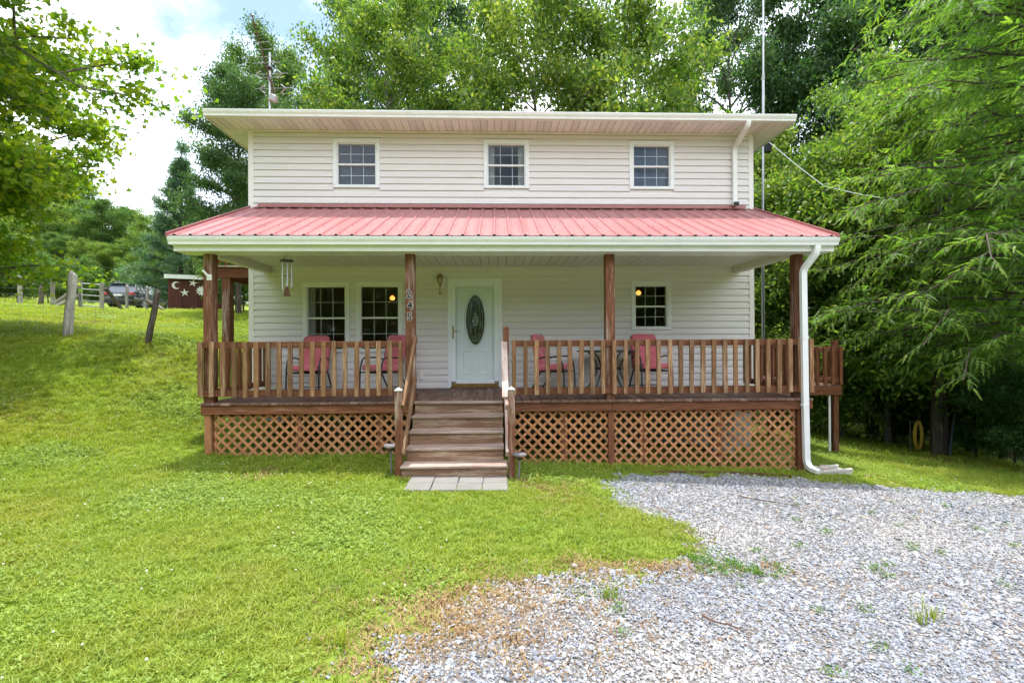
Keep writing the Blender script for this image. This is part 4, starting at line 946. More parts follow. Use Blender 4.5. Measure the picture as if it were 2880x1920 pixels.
# ------------------------------------------------------------------ fence, gate, shed and car up the slope
def gnd(x, y): return float(Hh(x, y))
def rough_post(par, mat, a, b, r, base):
    a, b = Vector(a), Vector(b); d = b-a; n_ = 7; vs = []; o = MB(); P_ = []; rr = []
    for k in range(6): u = k/5; P_.append((0+rnd.uniform(-.008, .008), rnd.uniform(-.008, .008), d.length*u)); rr.append(r*(1.08-.18*u)*rnd.uniform(.92, 1.06))
    P_.append((r*.5, 0, d.length+r*1.1)); rr.append(r*.22); o.tube([(z_, x, y) for x, y, z_ in P_], rr, 9)
    return o.build('post', mat, par, a-base, d.to_track_quat('X', 'Y').to_euler())
f1 = thing('near_fence', 'wire fence with two leaning weathered posts on the left slope', 'fence', (-9.4, 1.3, gnd(-9.4, 1.3))); b1 = Vector(f1.location)
rough_post(f1, 'old_fence', (-9.41, 1.31, gnd(-9.41, 1.31)-.2), (-9.28, 1.30, 3.27), .088, b1)
rough_post(f1, 'old_dark', (-7.56, 1.06, gnd(-7.56, 1.06)-.2), (-7.32, 1.04, 2.88), .062, b1)
rough_post(f1, 'old_fence', (-13.2, 1.9, gnd(-13.2, 1.9)-.2), (-13.1, 1.9, gnd(-13.2, 1.9)+1.2), .09, b1)
o = MB(); line = [(-16.5, 2.5), (-13.15, 1.9), (-9.36, 1.22), (-7.48, .98)]
for h in (.06, .22, .40, .60, .82, 1.04):
    for (ax, ay), (bx, by) in zip(line, line[1:]): o.tube([Vector((ax, ay, gnd(ax, ay)+h))-b1, Vector(((ax+bx)/2, (ay+by)/2, (gnd(ax, ay)+gnd(bx, by))/2+h-.012))-b1, Vector((bx, by, gnd(bx, by)+h))-b1], .0020, 4)
for (ax, ay), (bx, by) in zip(line, line[1:]):
    L = math.hypot(bx-ax, by-ay)
    for k in range(int(L/.2)): u = (k+.5)*.2/L; x, y = ax+(bx-ax)*u, ay+(by-ay)*u; o.tube([Vector((x, y, gnd(ax, ay)*(1-u)+gnd(bx, by)*u+.06))-b1, Vector((x, y, gnd(ax, ay)*(1-u)+gnd(bx, by)*u+1.03))-b1], .0016, 4)
w_ = o.build('wire_mesh', 'wire', f1); w_['kind'] = 'stuff'
f2 = thing('far_fence', 'row of weathered grey wooden fence posts with wire in front of the car', 'fence', (-17.5, 11.5, gnd(-17.5, 11.5))); b2 = Vector(f2.location)
FP = [(-20.83, 12.28, 1.36, .085, 'old_fence'), (-19.94, 12.25, .82, .095, 'old_dark'), (-18.07, 10.7, 1.27, .075, 'old_fence'), (-16.95, 10.66, 1.17, .075, 'old_fence'), (-15.66, 10.12, 1.18, .068, 'old_fence'), (-17.03, 13.2, 1.15, .068, 'old_fence'), (-16.82, 14.2, 1.13, .068, 'old_fence'), (-23.5, 13.6, 1.3, .075, 'old_fence')]
for x, y, h, r, m in FP: rough_post(f2, m, (x, y, gnd(x, y)-.2), (x+rnd.uniform(-.07, .07), y, gnd(x, y)+h), r, b2)
for p_, q_, m in (((-17.95, 10.66, gnd(-18, 10.7)+.15), (-16.9, 10.62, gnd(-16.9, 10.66)+1.0), 'old_fence'), ((-17.9, 10.6, gnd(-18, 10.7)+.02), (-16.95, 10.58, gnd(-16.9, 10.66)+.55), 'old_fence'), ((-15.62, 11.1, gnd(-15.6, 11.1)+.02), (-15.6, 10.2, gnd(-15.6, 10.2)+.9), 'old_dark'), ((-15.5, 13.4, gnd(-15.5, 13.4)+.1), (-16.75, 14.1, gnd(-16.8, 14.1)+.5), 'old_dark')):
    bar('brace', m, f2, Vector(p_)-b2, Vector(q_)-b2, .12, .12, 0, .02)
o = MB()
for h in (.1, .3, .5, .75, 1.0):
    for A_, B_ in (((-23.5, 13.6), (-20.83, 12.28)), ((-20.83, 12.28), (-19.94, 12.25)), ((-19.94, 12.25), (-18.07, 10.7)), ((-15.66, 10.12), (-17.03, 13.2)), ((-17.03, 13.2), (-16.82, 14.2))):
        o.tube([Vector((A_[0], A_[1], gnd(*A_)+h))-b2, Vector((B_[0], B_[1], gnd(*B_)+h))-b2], .004, 4)
w_ = o.build('wire_mesh', 'wire', f2); w_['kind'] = 'stuff'
gt = thing('farm_gate', 'grey tubular metal farm gate standing between fence posts', 'gate', (-16.85, 10.55, gnd(-16.85, 10.55)+.06)); gb = Vector(gt.location)
ga, gc = Vector((-16.82, 10.58, 0)), Vector((-15.76, 10.15, 0))
for k, h in enumerate((.10, .30, .52, .76, .98)): MB().tube([ga+Vector((0, 0, gb.z+h))-gb, gc+Vector((0, 0, gb.z+h-.10))-gb], .022, 8).build('gate_bar', 'galv_dull', gt)
for P_, hh in ((ga, 1.0), (gc, .90)): MB().tube([P_+Vector((0, 0, gb.z+.02))-gb, P_+Vector((0, 0, gb.z+hh))-gb], .024, 8).build('gate_upright', 'galv_dull', gt)

su = Vector((.937, .35, 0)).normalized(); sn = Vector((-su.y, su.x, 0)); s0 = Vector((-18.5, 18.2, gnd(-18.5, 18.2)-.05))
shed = thing('garden_shed', 'dark red wooden shed with white trim and moon and star decorations', 'shed', s0, math.atan2(su.y, su.x))
SWD, SDP, SHT = 2.80, 2.4, 2.0
MB().b2(.01, SWD-.01, .03, SDP, -.3, SHT-.02).build('wall', 'shed', shed)
for k in range(18): w1 = SWD/18; piece('plank', 'shed', shed, (w1*(k+.5), .012, (SHT-.3)/2), (SHT+.3, .03, w1-.008), (0, R(-90), 0), .004)
for k in range(15): w1 = SDP/15; piece('plank', 'shed', shed, (SWD+.002, .03+w1*(k+.5), (SHT-.35)/2), (SHT+.25, .03, w1-.008), (0, R(-90), R(90)), .004)
MB().add([(-.12, -.15, SHT), (SWD+.15, -.15, SHT), (SWD+.15, SDP+.2, SHT-.30), (-.12, SDP+.2, SHT-.30), (-.12, -.15, SHT+.05), (SWD+.15, -.15, SHT+.05), (SWD+.15, SDP+.2, SHT-.25), (-.12, SDP+.2, SHT-.25)], [(0, 1, 2, 3), (7, 6, 5, 4), (0, 4, 5, 1), (1, 5, 6, 2), (2, 6, 7, 3), (3, 7, 4, 0)]).build('roof', 'rust', shed)
MB().b2(-.14, SWD+.17, -.18, -.151, SHT-.14, SHT+.09).build('fascia', 'white_metal', shed)
def on_shed(name, label, cat, poly, u, v, mat='white_paint'):
    p_ = s0+su*u-sn*.012+Vector((0, 0, v)); o = MB().extr_xz(poly, -.03, .0).build(name, mat, None, p_, (0, 0, math.atan2(su.y, su.x))); return tag(o, label, cat)
th = np.linspace(R(50), R(310), 18); moon = [(.21*math.cos(a), .21*math.sin(a)) for a in th]+[(.07+.155*math.cos(a), .155*math.sin(a)) for a in th[::-1]*.9+R(18)]
on_shed('moon_ornament', 'white crescent moon ornament on the shed wall', 'ornament', moon, .40, 1.50)
star = lambda r, q=0.0: [((r if k % 2 == 0 else r*.36)*math.sin(math.pi*k/5+q), (r if k % 2 == 0 else r*.36)*math.cos(math.pi*k/5+q)) for k in range(10)]
on_shed('star_ornament', 'upper white star ornament on the shed wall', 'ornament', star(.23, .2), 1.20, 1.66)['group'] = 'stars on the shed'
on_shed('star_ornament', 'lower white star ornament on the shed wall, between moon and sun', 'ornament', star(.23, -.1), .80, 1.10)['group'] = 'stars on the shed'
sunp = [((.30 if k % 2 == 0 else .20)*math.cos(math.pi*k/12), (.30 if k % 2 == 0 else .20)*math.sin(math.pi*k/12)) for k in range(24)]
on_shed('sun_ornament', 'white sun-face ornament on the shed wall beside the porch post', 'ornament', sunp, 1.63, 1.23)

def suv():
    x0, y0 = -24.75, 24.9; t = thing('parked_car', 'dark grey estate car parked beyond the fence gate', 'car', (x0, y0, gnd(x0, y0)), R(6))
    Lh = 2.40
    # stations along length (y: rear -2.4 .. front 2.4): sill, belt, half width
    st = [(-2.40, .55, .98, .80), (-2.34, .36, 1.05, .90), (-2.0, .30, 1.08, .955), (-1.2, .28, 1.08, .97), (0, .28, 1.06, .975), (1.0, .28, 1.04, .97), (1.5, .29, 1.02, .955), (2.05, .34, .93, .90), (2.32, .42, .80, .78), (2.40, .50, .70, .66)]
    vs = []; 
    for y, zs, zb_, w in st:
        for s in (-1, 1): pass
        ring = [(-w*.86, zs), (-w*.99, zs+.12), (-w, (zs+zb_)/2), (-w*.95, zb_), (w*.95, zb_), (w, (zs+zb_)/2), (w*.99, zs+.12), (w*.86, zs)]
        vs += [(x, y, z_) for x, z_ in ring]
    n_ = 8; fs = [(i*n_+k, i*n_+(k+1) % n_, (i+1)*n_+(k+1) % n_, (i+1)*n_+k) for i in range(len(st)-1) for k in range(n_)]+[tuple(range(n_)), tuple(range(len(vs)-1, len(vs)-n_-1, -1))]
    MB().add(vs, fs, True).build('body', 'car_dark', t)
    gh = [(-2.30, 1.04, .86, 1.06), (-1.80, 1.62, .70, .9), (-1.4, 1.70, .69, 1), (-.2, 1.73, .69, 1), (.55, 1.66, .68, 1), (1.35, 1.04, .80, 1)]
    vs = []
    for y, zt, w, _ in gh: vs += [(-.925, y, 1.03), (-w, y, zt), (w, y, zt), (.925, y, 1.03)]
    fs = [(i*4+k, i*4+(k+1) % 4, (i+1)*4+(k+1) % 4, (i+1)*4+k) for i in range(5) for k in range(4)]+[(0, 1, 2, 3), tuple(range(23, 19, -1))]
    MB().add(vs, fs, False).build('cabin_glass', 'car_glass', t)
    vs = []
    for y, zt, w in ((-1.92, 1.635, .72), (-1.4, 1.715, .71), (-.2, 1.745, .71), (.58, 1.67, .70)): vs += [(-w, y, zt-.02), (-w*.8, y, zt+.012), (w*.8, y, zt+.012), (w, y, zt-.02)]
    MB().add(vs, [(i*4+k, i*4+k+1, (i+1)*4+k+1, (i+1)*4+k) for i in range(3) for k in range(3)], True).build('roof', 'car_dark', t)
    for s in (-1, 1):
        MB().tube([(s*.62, -1.75, 1.70), (s*.62, -1.6, 1.775), (s*.62, .1, 1.80), (s*.62, .35, 1.73)], .022, 6).build('roof_rail', 'car_trim', t)
        for ya, za, yb, zb_, r in ((-2.31, 1.05, -1.80, 1.63, .05), (-1.05, 1.05, -1.0, 1.70, .045), (.02, 1.05, -.05, 1.72, .04), (1.33, 1.04, .56, 1.66, .045)):
            MB().tube([(s*.915, ya, za), (s*.705, yb, zb_)], r, 6).build('pillar', 'car_dark', t)
        MB().b2(s*.52, s*.90, -2.43, -2.16, .86, 1.04, .03).build('tail_light', 'tail_red', t)
        MB().b2(s*.99, s*1.12, .70, .82, 1.02, 1.16, .03).build('mirror', 'car_dark', t)
        MB().b2(s*.55, s*.86, 2.16, 2.36, .66, .80, .03).build('headlight', 'car_glass', t)
        for y in (-1.42, 1.45):
            w_ = MB().lathe([(.20, -.11), (.32, -.11), (.345, -.08), (.345, .08), (.32, .11), (.20, .11)], 24).build('wheel', 'tyre', t, (s*.87, y, .345), (0, R(90), 0))
            o = MB().lathe([(.23, .04*s), (.225, .115*s), (.05, .10*s), (.001, .10*s)], 20)
            for k in range(5): a = 2*math.pi*k/5; o.box((.12*math.cos(a), .12*math.sin(a), .118*s), (.20, .05, .02), Euler((0, 0, a)))
            o.build('rim', 'rim', w_)
            MB().tube([(s*.955, y+.42*math.cos(a), .345+.42*math.sin(a)) for a in np.linspace(R(-12), R(192), 14)], .03, 6).build('wheel_arch', 'car_trim', t)
    MB().b2(-.86, .86, -2.47, -2.30, .36, .58, .05).build('rear_bumper', 'car_trim', t)
    MB().b2(-.26, .26, -2.435, -2.40, .80, .92, .004).build('licence_plate', 'white_metal', t)
    MB().b2(-.70, .70, -1.95, -1.72, 1.63, 1.69, .02).build('spoiler', 'car_dark', t)
suv()

# ------------------------------------------------------------------ trees
def unit(v): return v/np.maximum(np.linalg.norm(v, axis=-1, keepdims=True), 1e-9)
LEAF = {'oval': [(0, -.5, 0), (.26, -.05, .06), (0, .5, 0), (-.26, -.05, .06)],
        'maple': [(0, -.5, 0), (.54, -.08, .06), (.19, .08, 0), (0, .56, -.04), (-.19, .08, 0), (-.54, -.08, .06)],
        'needle': [(-.045, 0, 0), (.045, 0, 0), (0, 1, 0)]}
def leaves(name, C, size, mat, r, shape='oval', up=.6, tint=None, sizevar=.35):
    n = len(C); nrm = unit(r.normal(size=(n, 3))+np.array([0, 0, up])); a = unit(np.cross(nrm, r.normal(size=(n, 3)))); b = np.cross(nrm, a)
    s = size*(1+sizevar*r.uniform(-1, 1, n)); L = np.array(LEAF[shape])
    V = C[:, None, :]+s[:, None, None]*(L[None, :, 0, None]*a[:, None, :]+L[None, :, 1, None]*b[:, None, :]+L[None, :, 2, None]*nrm[:, None, :])
    return npmesh(name, V, len(L), mat, r.uniform(0, 1, n) if tint is None else tint)
def skeleton(seed, h, base, cr, nl, r0, rise=.35, droop=.25, nsub=6, ncl=4, prof=None, lean=(0, 0), azf=None):
    r = np.random.default_rng(seed); wd = MB(); cl = []
    P = [Vector((lean[0]*u+r.normal()*.04*h*.1, lean[1]*u+r.normal()*.04*h*.1, h*u*.96)) for u in np.linspace(0, 1, 9)]; P[0] = Vector((0, 0, -.3))
    wd.tube(P, [r0*1.25]+[r0*(1-.93*u)+.012 for u in np.linspace(.1, 1, 8)], 10)
    prof = prof or (lambda t: .45+.55*math.sin(math.pi*min(1, .15+.8*t)))
    for i in range(nl):
        t = (i+.5)/nl; z0 = base+(h*.95-base)*t*.92; k = min(7, int(z0/(h*.96)*8)); f = z0/(h*.96)*8-k; st = P[k].lerp(P[k+1], f)
        az = azf(i, r) if azf else i*2.39996+r.uniform(-.4, .4)
        L = cr*prof(t)*r.uniform(.75, 1.12); d = Vector((math.cos(az), math.sin(az), 0)); pts = []
        rs = rise+.5*t*t
        for u in np.linspace(0, 1, 6): pts.append(st+d*L*u+Vector((0, 0, L*(rs*u-droop*u*u)))+Vector(r.normal(size=3)*.05*L*u))
        rl = max(.012, r0*.42*(1-.6*t)); wd.tube(pts, [rl*(1-.85*u)+.006 for u in np.linspace(0, 1, 6)], 6)
        for j in range(nsub):
            u = .28+.72*(j+r.uniform(0, 1))/nsub; u = min(u, .999); k2 = int(u*5); q = pts[k2].lerp(pts[k2+1], u*5-k2)
            a2 = az+r.uniform(-1.25, 1.25); L2 = L*.40*(1.15-.55*u)*r.uniform(.6, 1.2); d2 = Vector((math.cos(a2), math.sin(a2), r.uniform(-.15, .55)))
            q2 = q+d2*L2; q3 = q2+d2*L2*.25-Vector((0, 0, L2*.12)); wd.tube([q, (q+q2)/2+Vector((0, 0, .05*L2)), q2], [rl*.35+.004, rl*.22+.003, .004], 5)
            for m in range(ncl): v = r.uniform(.25, 1.1); cl.append(tuple(q.lerp(q2, v)+Vector(r.normal(size=3)*.10*L2)))
        cl.append(tuple(pts[-1]))
    for _ in range(nl//2): cl.append(tuple(P[-1]+Vector(r.normal(size=3)*np.array([.4, .4, .5])*cr*.18)))
    return wd, np.array(cl), r
def crown(cl, r, per, sig, flat=.6):
    n = len(cl); cnt = per*(r.uniform(.5, 1.5, n)); idx = np.repeat(np.arange(n), cnt.astype(int)); s = sig*r.uniform(.6, 1.4, n)[idx]
    C = cl[idx]+r.normal(size=(len(idx), 3))*s[:, None]*np.array([1, 1, flat]); tn = np.clip(r.uniform(.15, .85, n)[idx]+r.normal(size=len(idx))*.22, 0, 1); return C, tn
def variant(key, seed, h, base, cr, nl, r0, per, sig, size, mat, shape='oval', bark='bark', **kw):
    wd, cl, r = skeleton(seed, h, base, cr, nl, r0, **kw); C, tn = crown(cl, r, per, sig)
    return wd.mesh('trunk', bark), leaves('crown', C, size, mat, r, shape, tint=tn), h
V = {}
V['broad'] = variant('broad', 11, 15, 3.0, 4.6, 36, .17, 50, .40, .20, 'leaf_bright', bark='bark_grey', nsub=7, ncl=4, rise=.55, droop=.25)
V['broad2'] = variant('broad2', 23, 14, 2.5, 4.2, 32, .16, 50, .40, .20, 'leaf_bright', bark='bark_grey', nsub=7, ncl=4, rise=.6, droop=.2)
V['oak'] = variant('oak', 31, 22, 6.0, 6.6, 32, .34, 70, .55, .24, 'leaf_dark', nsub=8, ncl=4, rise=.45, droop=.2)
V['oak2'] = variant('oak2', 47, 20, 5.0, 6.0, 30, .32, 66, .55, .24, 'leaf_mid', nsub=8, ncl=4, rise=.5, droop=.25)
V['bush'] = variant('bush', 53, 4.6, .3, 2.1, 16, .05, 60, .30, .14, 'leaf_mid', nsub=5, ncl=4, rise=.7, droop=.2)
V['sapling'] = variant('sapling', 59, 7.5, .6, 2.3, 26, .07, 84, .34, .125, 'leaf_bright', bark='bark_grey', nsub=6, ncl=4, rise=.5, droop=.3)

def feather(name, seed, h, base, cr, nl, mat, trunk_r, frond=.34, per=9, fan=None, topr=.45, az0=0):
    """conifer with flat feathery sprays: limbs > branchlets > fronds of paired needles"""
    r = np.random.default_rng(seed); wd = MB(); P = [Vector((r.normal()*.04, r.normal()*.04, h*u)) for u in np.linspace(-.02, 1, 9)]
    wd.tube(P, [trunk_r*(1-.93*u)+.01 for u in np.linspace(0, 1, 9)], 10)
    O = []; D = []; U = []; S = []; T = []
    for i in range(nl):
        t = (i+r.uniform(0, 1))/nl; z0 = base+(h-base)*t; az = az0+i*2.39996+r.uniform(-.3, .3)
        L = cr*((1-t)*(1-topr)+topr)*(1 if t < .85 else (1-t)/.15*.8+.2)*r.uniform(.78, 1.12); d = Vector((math.cos(az), math.sin(az), 0)); pts = []
        for u in np.linspace(0, 1, 7): pts.append(Vector((0, 0, z0))+d*L*u+Vector((0, 0, L*(.16*u+.16*t*u-.30*u*u)))+Vector(r.normal(size=3)*.038*L*u))
        wd.tube(pts, [(.010+.022*(1-t))*(1-.85*u)+.003 for u in np.linspace(0, 1, 7)], 6); sd_ = Vector((-d.y, d.x, 0)); lt = r.uniform(.25, .75)
        nb_ = int(L/.15)
        for j in range(nb_):
            u = .12+.88*(j+.5)/nb_; k = min(5, int(u*6)); q = pts[k].lerp(pts[k+1], u*6-k); s = 1 if j % 2 else -1
            Lb = L*.24*(1.12-u)*r.uniform(.6, 1.3)+.22; bd_ = (d*r.uniform(.2, .9)+sd_*s*r.uniform(.2, 1.0)+Vector((0, 0, r.uniform(-.55, .65)))).normalized()
            nf = max(3, int(Lb/(frond*.26)))
            e = q+bd_*Lb-Vector((0, 0, Lb*.30)); wd.tube([q, (q+e)/2+Vector((0, 0, Lb*.05)), e], [.007, .005, .002], 4)
            for m in range(nf):
                v = (m+.6)/nf; p = q+bd_*Lb*v-Vector((0, 0, Lb*.30*v*v)); ss = 1 if m % 2 else -1; sb = Vector((-bd_.y, bd_.x, 0))
                fd = (bd_*.55+sb*ss*r.uniform(.2, 1.0)+Vector((0, 0, r.uniform(-1.1, .2)))).normalized()
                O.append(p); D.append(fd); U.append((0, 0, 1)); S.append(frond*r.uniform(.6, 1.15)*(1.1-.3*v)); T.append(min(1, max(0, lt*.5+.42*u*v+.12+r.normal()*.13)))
    O = np.array(O); D = unit(np.array(D)); S = np.array(S); T = np.array(T); sb = unit(np.cross(D, np.array([0, 0, 1.0])+r.normal(size=D.shape)*.25)); nb_ = np.cross(sb, D)
    vs = []; tn = []; K = 9
    for k in range(K):
        v = (k+1)/K; base_ = O+D*(S*v)[:, None]-np.array([0, 0, 1.0])*(S*.22*v*v)[:, None]
        for s in (-1, 1):
            dr = unit(sb*s+D*.55+r.normal(size=D.shape)*.12-np.array([0, 0, .25])); ln = S*.26*(1.15-.75*v); w = .005+S*.020
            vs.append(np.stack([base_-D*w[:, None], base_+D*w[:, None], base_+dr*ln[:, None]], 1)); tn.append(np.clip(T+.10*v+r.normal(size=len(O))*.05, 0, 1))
    print(name, 'fronds', len(O)); me = npmesh('crown', np.concatenate(vs), 3, mat, np.concatenate(tn)); return wd.mesh('trunk', 'bark'), me, h
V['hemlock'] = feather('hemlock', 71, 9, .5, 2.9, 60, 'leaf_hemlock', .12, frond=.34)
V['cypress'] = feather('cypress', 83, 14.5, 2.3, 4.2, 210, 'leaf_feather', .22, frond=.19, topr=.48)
def pine_variant():
    wd, cl, r = skeleton(91, 10, .6, 2.5, 46, .14, nsub=5, ncl=5, rise=.25, droop=.05, prof=lambda t: max(.10, 1.02-.95*t)); n = 26
    idx = np.repeat(np.arange(len(cl)), n); C = cl[idx]+r.normal(size=(len(idx), 3))*.14; me = leaves('crown', C, .20, 'leaf_pine', r, 'needle', up=.9, tint=np.clip(r.uniform(.2, .8, len(cl))[idx]+r.normal(size=len(idx))*.15, 0, 1))
    return wd.mesh('trunk', 'bark'), me, 10
LEAF['needle'] = [(-.10, 0, 0), (.10, 0, 0), (0, 1.2, 0)]
V['pine'] = pine_variant()
def tree(name, key, x, y, s, rz, label, cat='tree', group=None, mat=None, sz=None, sink=0.0):
    tm, cm, h = V[key]; t = thing(name, label, cat, (x, y, gnd(x, y)-.05-sink), R(rz), group); t.scale = (s, s, sz or s)
    a = mkobj('trunk', tm, None, t); b = mkobj('crown', cm, None, t)
    if mat: b.material_slots[0].link = 'OBJECT'; b.material_slots[0].material = M[mat]
    return t
# maple reaching in from the left edge
wd, cl, r = skeleton(131, 12.6, 1.05, 5.25, 84, .24, nsub=9, ncl=5, rise=.30, droop=.30, prof=lambda t: .86+.18*math.sin(math.pi*t) if t < .8 else .9-(t-.8)*2.2, azf=lambda i, r: r.uniform(R(-115), R(75)) if i % 5 else r.uniform(R(80), R(240)))
C, tn = crown(cl, r, 58, .27, .50)
mz = np.clip((C[:, 2]-3.0)/7, 0, 1); V['maple'] = (wd.mesh('trunk', 'bark_grey'), leaves('crown', C, .125, 'leaf_maple', r, 'maple', up=.7, tint=np.clip(tn*.95+.02, 0, 1)), 13)
tree('maple_tree', 'maple', -14.35, -1.3, 1.0, 0, 'bright yellow-green maple crown reaching in from the left edge')
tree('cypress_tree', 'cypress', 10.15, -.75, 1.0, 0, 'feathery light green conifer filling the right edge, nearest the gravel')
def at(px, d): return -.18+d*((px-1176)/1111+.032), -9.38+d-.032*d*(px-1176)/1111
GB = 'trees behind the house'
for name, key, px, d, s, rz, label, mat, sz in (
    ('broadleaf_tree', 'oak2', 615, 26, .44, 40, 'loose green tree rising behind the television antenna', None, .74),
    ('broadleaf_tree', 'broad', 890, 21, .80, 0, 'light green leafy tree above the roof, right of the antenna', None, .92),
    ('broadleaf_tree', 'oak', 905, 33, .72, 70, 'tall dark tree behind the light tree right of the antenna', None, 1.18),
    ('broadleaf_tree', 'oak', 1060, 34, .62, 160, 'tall dark tree in the gap between the two light green roofline trees', None, 1.05),
    ('broadleaf_tree', 'broad2', 1235, 20, .84, 30, 'broad yellow-green tree above the middle of the roof', None, 1.12),
    ('broadleaf_tree', 'broad', 1440, 21, .88, 120, 'yellow-green tree above the roof, right of the broad middle one', None, 1.10),
    ('broadleaf_tree', 'oak', 1680, 29, .62, 300, 'tall dark tree left of the thin antenna pole', None, 1.1),
    ('broadleaf_tree', 'oak', 1930, 26, .74, 15, 'tall dark tree right of the thin antenna pole', None, 1.08),
    ('broadleaf_tree', 'oak', 2130, 24, .80, 100, 'dark tree top behind the feathery conifer, upper right', None, 1.0),
    ('broadleaf_tree', 'oak', 2330, 22, .85, 200, 'dark tree deep in the woods at the far right edge', None, .95),
    ('broadleaf_tree', 'oak2', 548, 21, .33, 250, 'dark green tree beside the house left wall', 'leaf_dark', .52),
    ('broadleaf_tree', 'broad2', 1690, 20, .62, 200, 'yellow-green tree low above the right roof end', None, .80),
    ('sapling_tree', 'sapling', 1800, 15.5, .95, 0, 'bright sapling beside the house right corner', None, 1.0),
    ('sapling_tree', 'sapling', 1930, 14.0, 1.0, 90, 'bright sapling below the white service cable', None, 1.05),
    ('sapling_tree', 'sapling', 2040, 13.2, 1.05, 180, 'tall yellow-green sapling left of the feathery conifer', None, 1.2),
    ('broadleaf_tree', 'broad', 2120, 17, .70, 220, 'light green tree half hidden behind the feathery conifer', None, .85)):
    x, y = at(px, d); tree(name, key, x, y, s, rz, label, 'tree', GB, mat, sz)
for k, (px, d, s) in enumerate(((1785, 17.5, .85), (1900, 18.5, .9), (2010, 16.5, .95), (2110, 15, .85), (2225, 13.2, .80), (2345, 12.6, .75), (2180, 17.5, 1.0), (2420, 14.5, 1.0), (1960, 21, 1.1), (2320, 18, 1.1))):
    x, y = at(px, d)
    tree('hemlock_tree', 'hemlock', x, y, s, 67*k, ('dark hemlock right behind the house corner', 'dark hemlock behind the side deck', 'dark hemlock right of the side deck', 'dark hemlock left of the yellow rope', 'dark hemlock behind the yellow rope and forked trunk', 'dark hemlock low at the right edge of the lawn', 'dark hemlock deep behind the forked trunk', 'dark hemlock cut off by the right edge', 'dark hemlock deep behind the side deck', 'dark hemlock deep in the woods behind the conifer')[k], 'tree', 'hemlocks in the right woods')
for k, (px, d, s) in enumerate(((2040, 15.5, .6), (2240, 11.6, .42), (2330, 10.6, .40), (2120, 13.4, .45), (1880, 17, .6), (2380, 9.7, .42))):
    x, y = at(px, d); tree('shrub', 'bush', x, y, s, 51*k, ('dark shrub right of the side deck post', 'shrub beside the leaning metal pole', 'shrub at the lawn edge, far right', 'shrub left of the yellow rope', 'shrub behind the side deck', 'shrub cut by the right edge beside the lawn')[k], 'shrub', 'shrubs at the edge of the woods', 'leaf_dark')
# bare trunks in the shade
def stem(label, px, d, h, r0, lean, fork=False):
    x, y = at(px, d); t = thing('tree_trunk', label, 'tree trunk', (x, y, gnd(x, y)-.1)); o = MB()
    o.tube([(0, 0, -.1), (.01, 0, .25), (lean*.3, 0, h*.3), (lean*.7, 0, h*.65), (lean, 0, h)], [r0*1.5, r0*1.1, r0, r0*.8, r0*.5], 10); o.build('trunk', 'bark', t)
    if fork: MB().tube([(.12, .02, -.1), (.16, 0, .3), (.20, 0, h*.3), (.34, 0, h)], [r0*1.4, r0, r0*.8, r0*.4], 10).build('fork', 'bark', t)
    for k in range(5): z_ = h*(.35+.13*k); a = k*2.1; MB().tube([(lean*z_/h, 0, z_), (lean*z_/h+.7*math.cos(a), .7*math.sin(a), z_+.1), (lean*z_/h+1.3*math.cos(a), 1.3*math.sin(a), z_-.05)], [.02, .012, .004], 5).build('limb', 'bark', t)
stem('grey forked tree trunk beside the yellow rope', 2150, 11.5, 7, .12, .1, True)
stem('slim dark trunk in the woods right of the side deck', 1995, 14.6, 9, .10, .3)
stem('slim dark trunk left of the yellow rope', 2045, 13.6, 9, .11, -.2)
stem('dark trunk at the right edge of the woods', 2310, 12.0, 8, .13, .15)
stem('thin dark trunk deep behind the side deck', 1935, 17, 10, .10, .2)
x, y = at(2108, 11.4); t = thing('rope_coil', 'yellow rope coil hanging at the edge of the woods', 'rope', (x, y, gnd(x, y)))
for k in range(5): w_ = .05+.018*k; MB().tube([(w_*math.cos(a)+.01*k, .012*k, .42+(.30+.012*k)*math.sin(a)) for a in np.linspace(0, 2*math.pi, 22, endpoint=False)], .009, 5, closed=True).build('loop', 'rope', t)
MB().tube([(-.16, .05, -.05), (-.15, .05, .78), (.0, .02, .74)], .014, 6).build('peg', 'old_dark', t)
x, y = at(2178, 11.2); g0 = gnd(x, y); tag(MB().tube([(x, y, g0-.05), (x+.55, y+.3, g0+1.75)], .032, 8).build('leaning_pole', 'teal_metal'), 'dark metal pole leaning against the woods at right', 'pole')
# left background
x, y = at(415, 30); tree('pine_tree', 'pine', x, y, 1.06, 0, 'blue-green pine standing behind the shed')
FT = 'far trees beyond the fence'
far = [(-70, 44, .62), (20, 50, .66), (95, 46, .58), (165, 52, .68), (235, 47, .58), (300, 50, .60), (360, 46, .50), (440, 42, .45), (500, 36, .40), (-20, 34, .40), (545, 31, .40), (205, 43, .34), (270, 44, .32), (130, 43, .34), (330, 42, .30)]
fl = ['far tree at the left picture edge', 'far tree behind the leftmost fence post', 'far tree left of the farm gate', 'far tree behind the farm gate', 'light far tree behind the parked car', 'light far tree between car and shed', 'far tree behind the shed left corner', 'far tree right behind the shed', 'far tree between shed and house', 'low bushy far tree behind the left fence end', 'far tree just left of the house wall', 'low far tree behind the gate hinge post', 'low far tree above the car roof', 'low far tree behind the forked brace post', 'low far tree between car bonnet and shed']
for k, (px, d, s) in enumerate(far):
    x, y = at(px, d); tree('far_tree', ('broad', 'oak2', 'broad2')[k % 3], x, y, s*(1.08 if k % 3 != 1 else .82), 77*k, fl[k], 'tree', FT, ('leaf_bright', 'leaf_mid', 'leaf_bright')[k % 3])
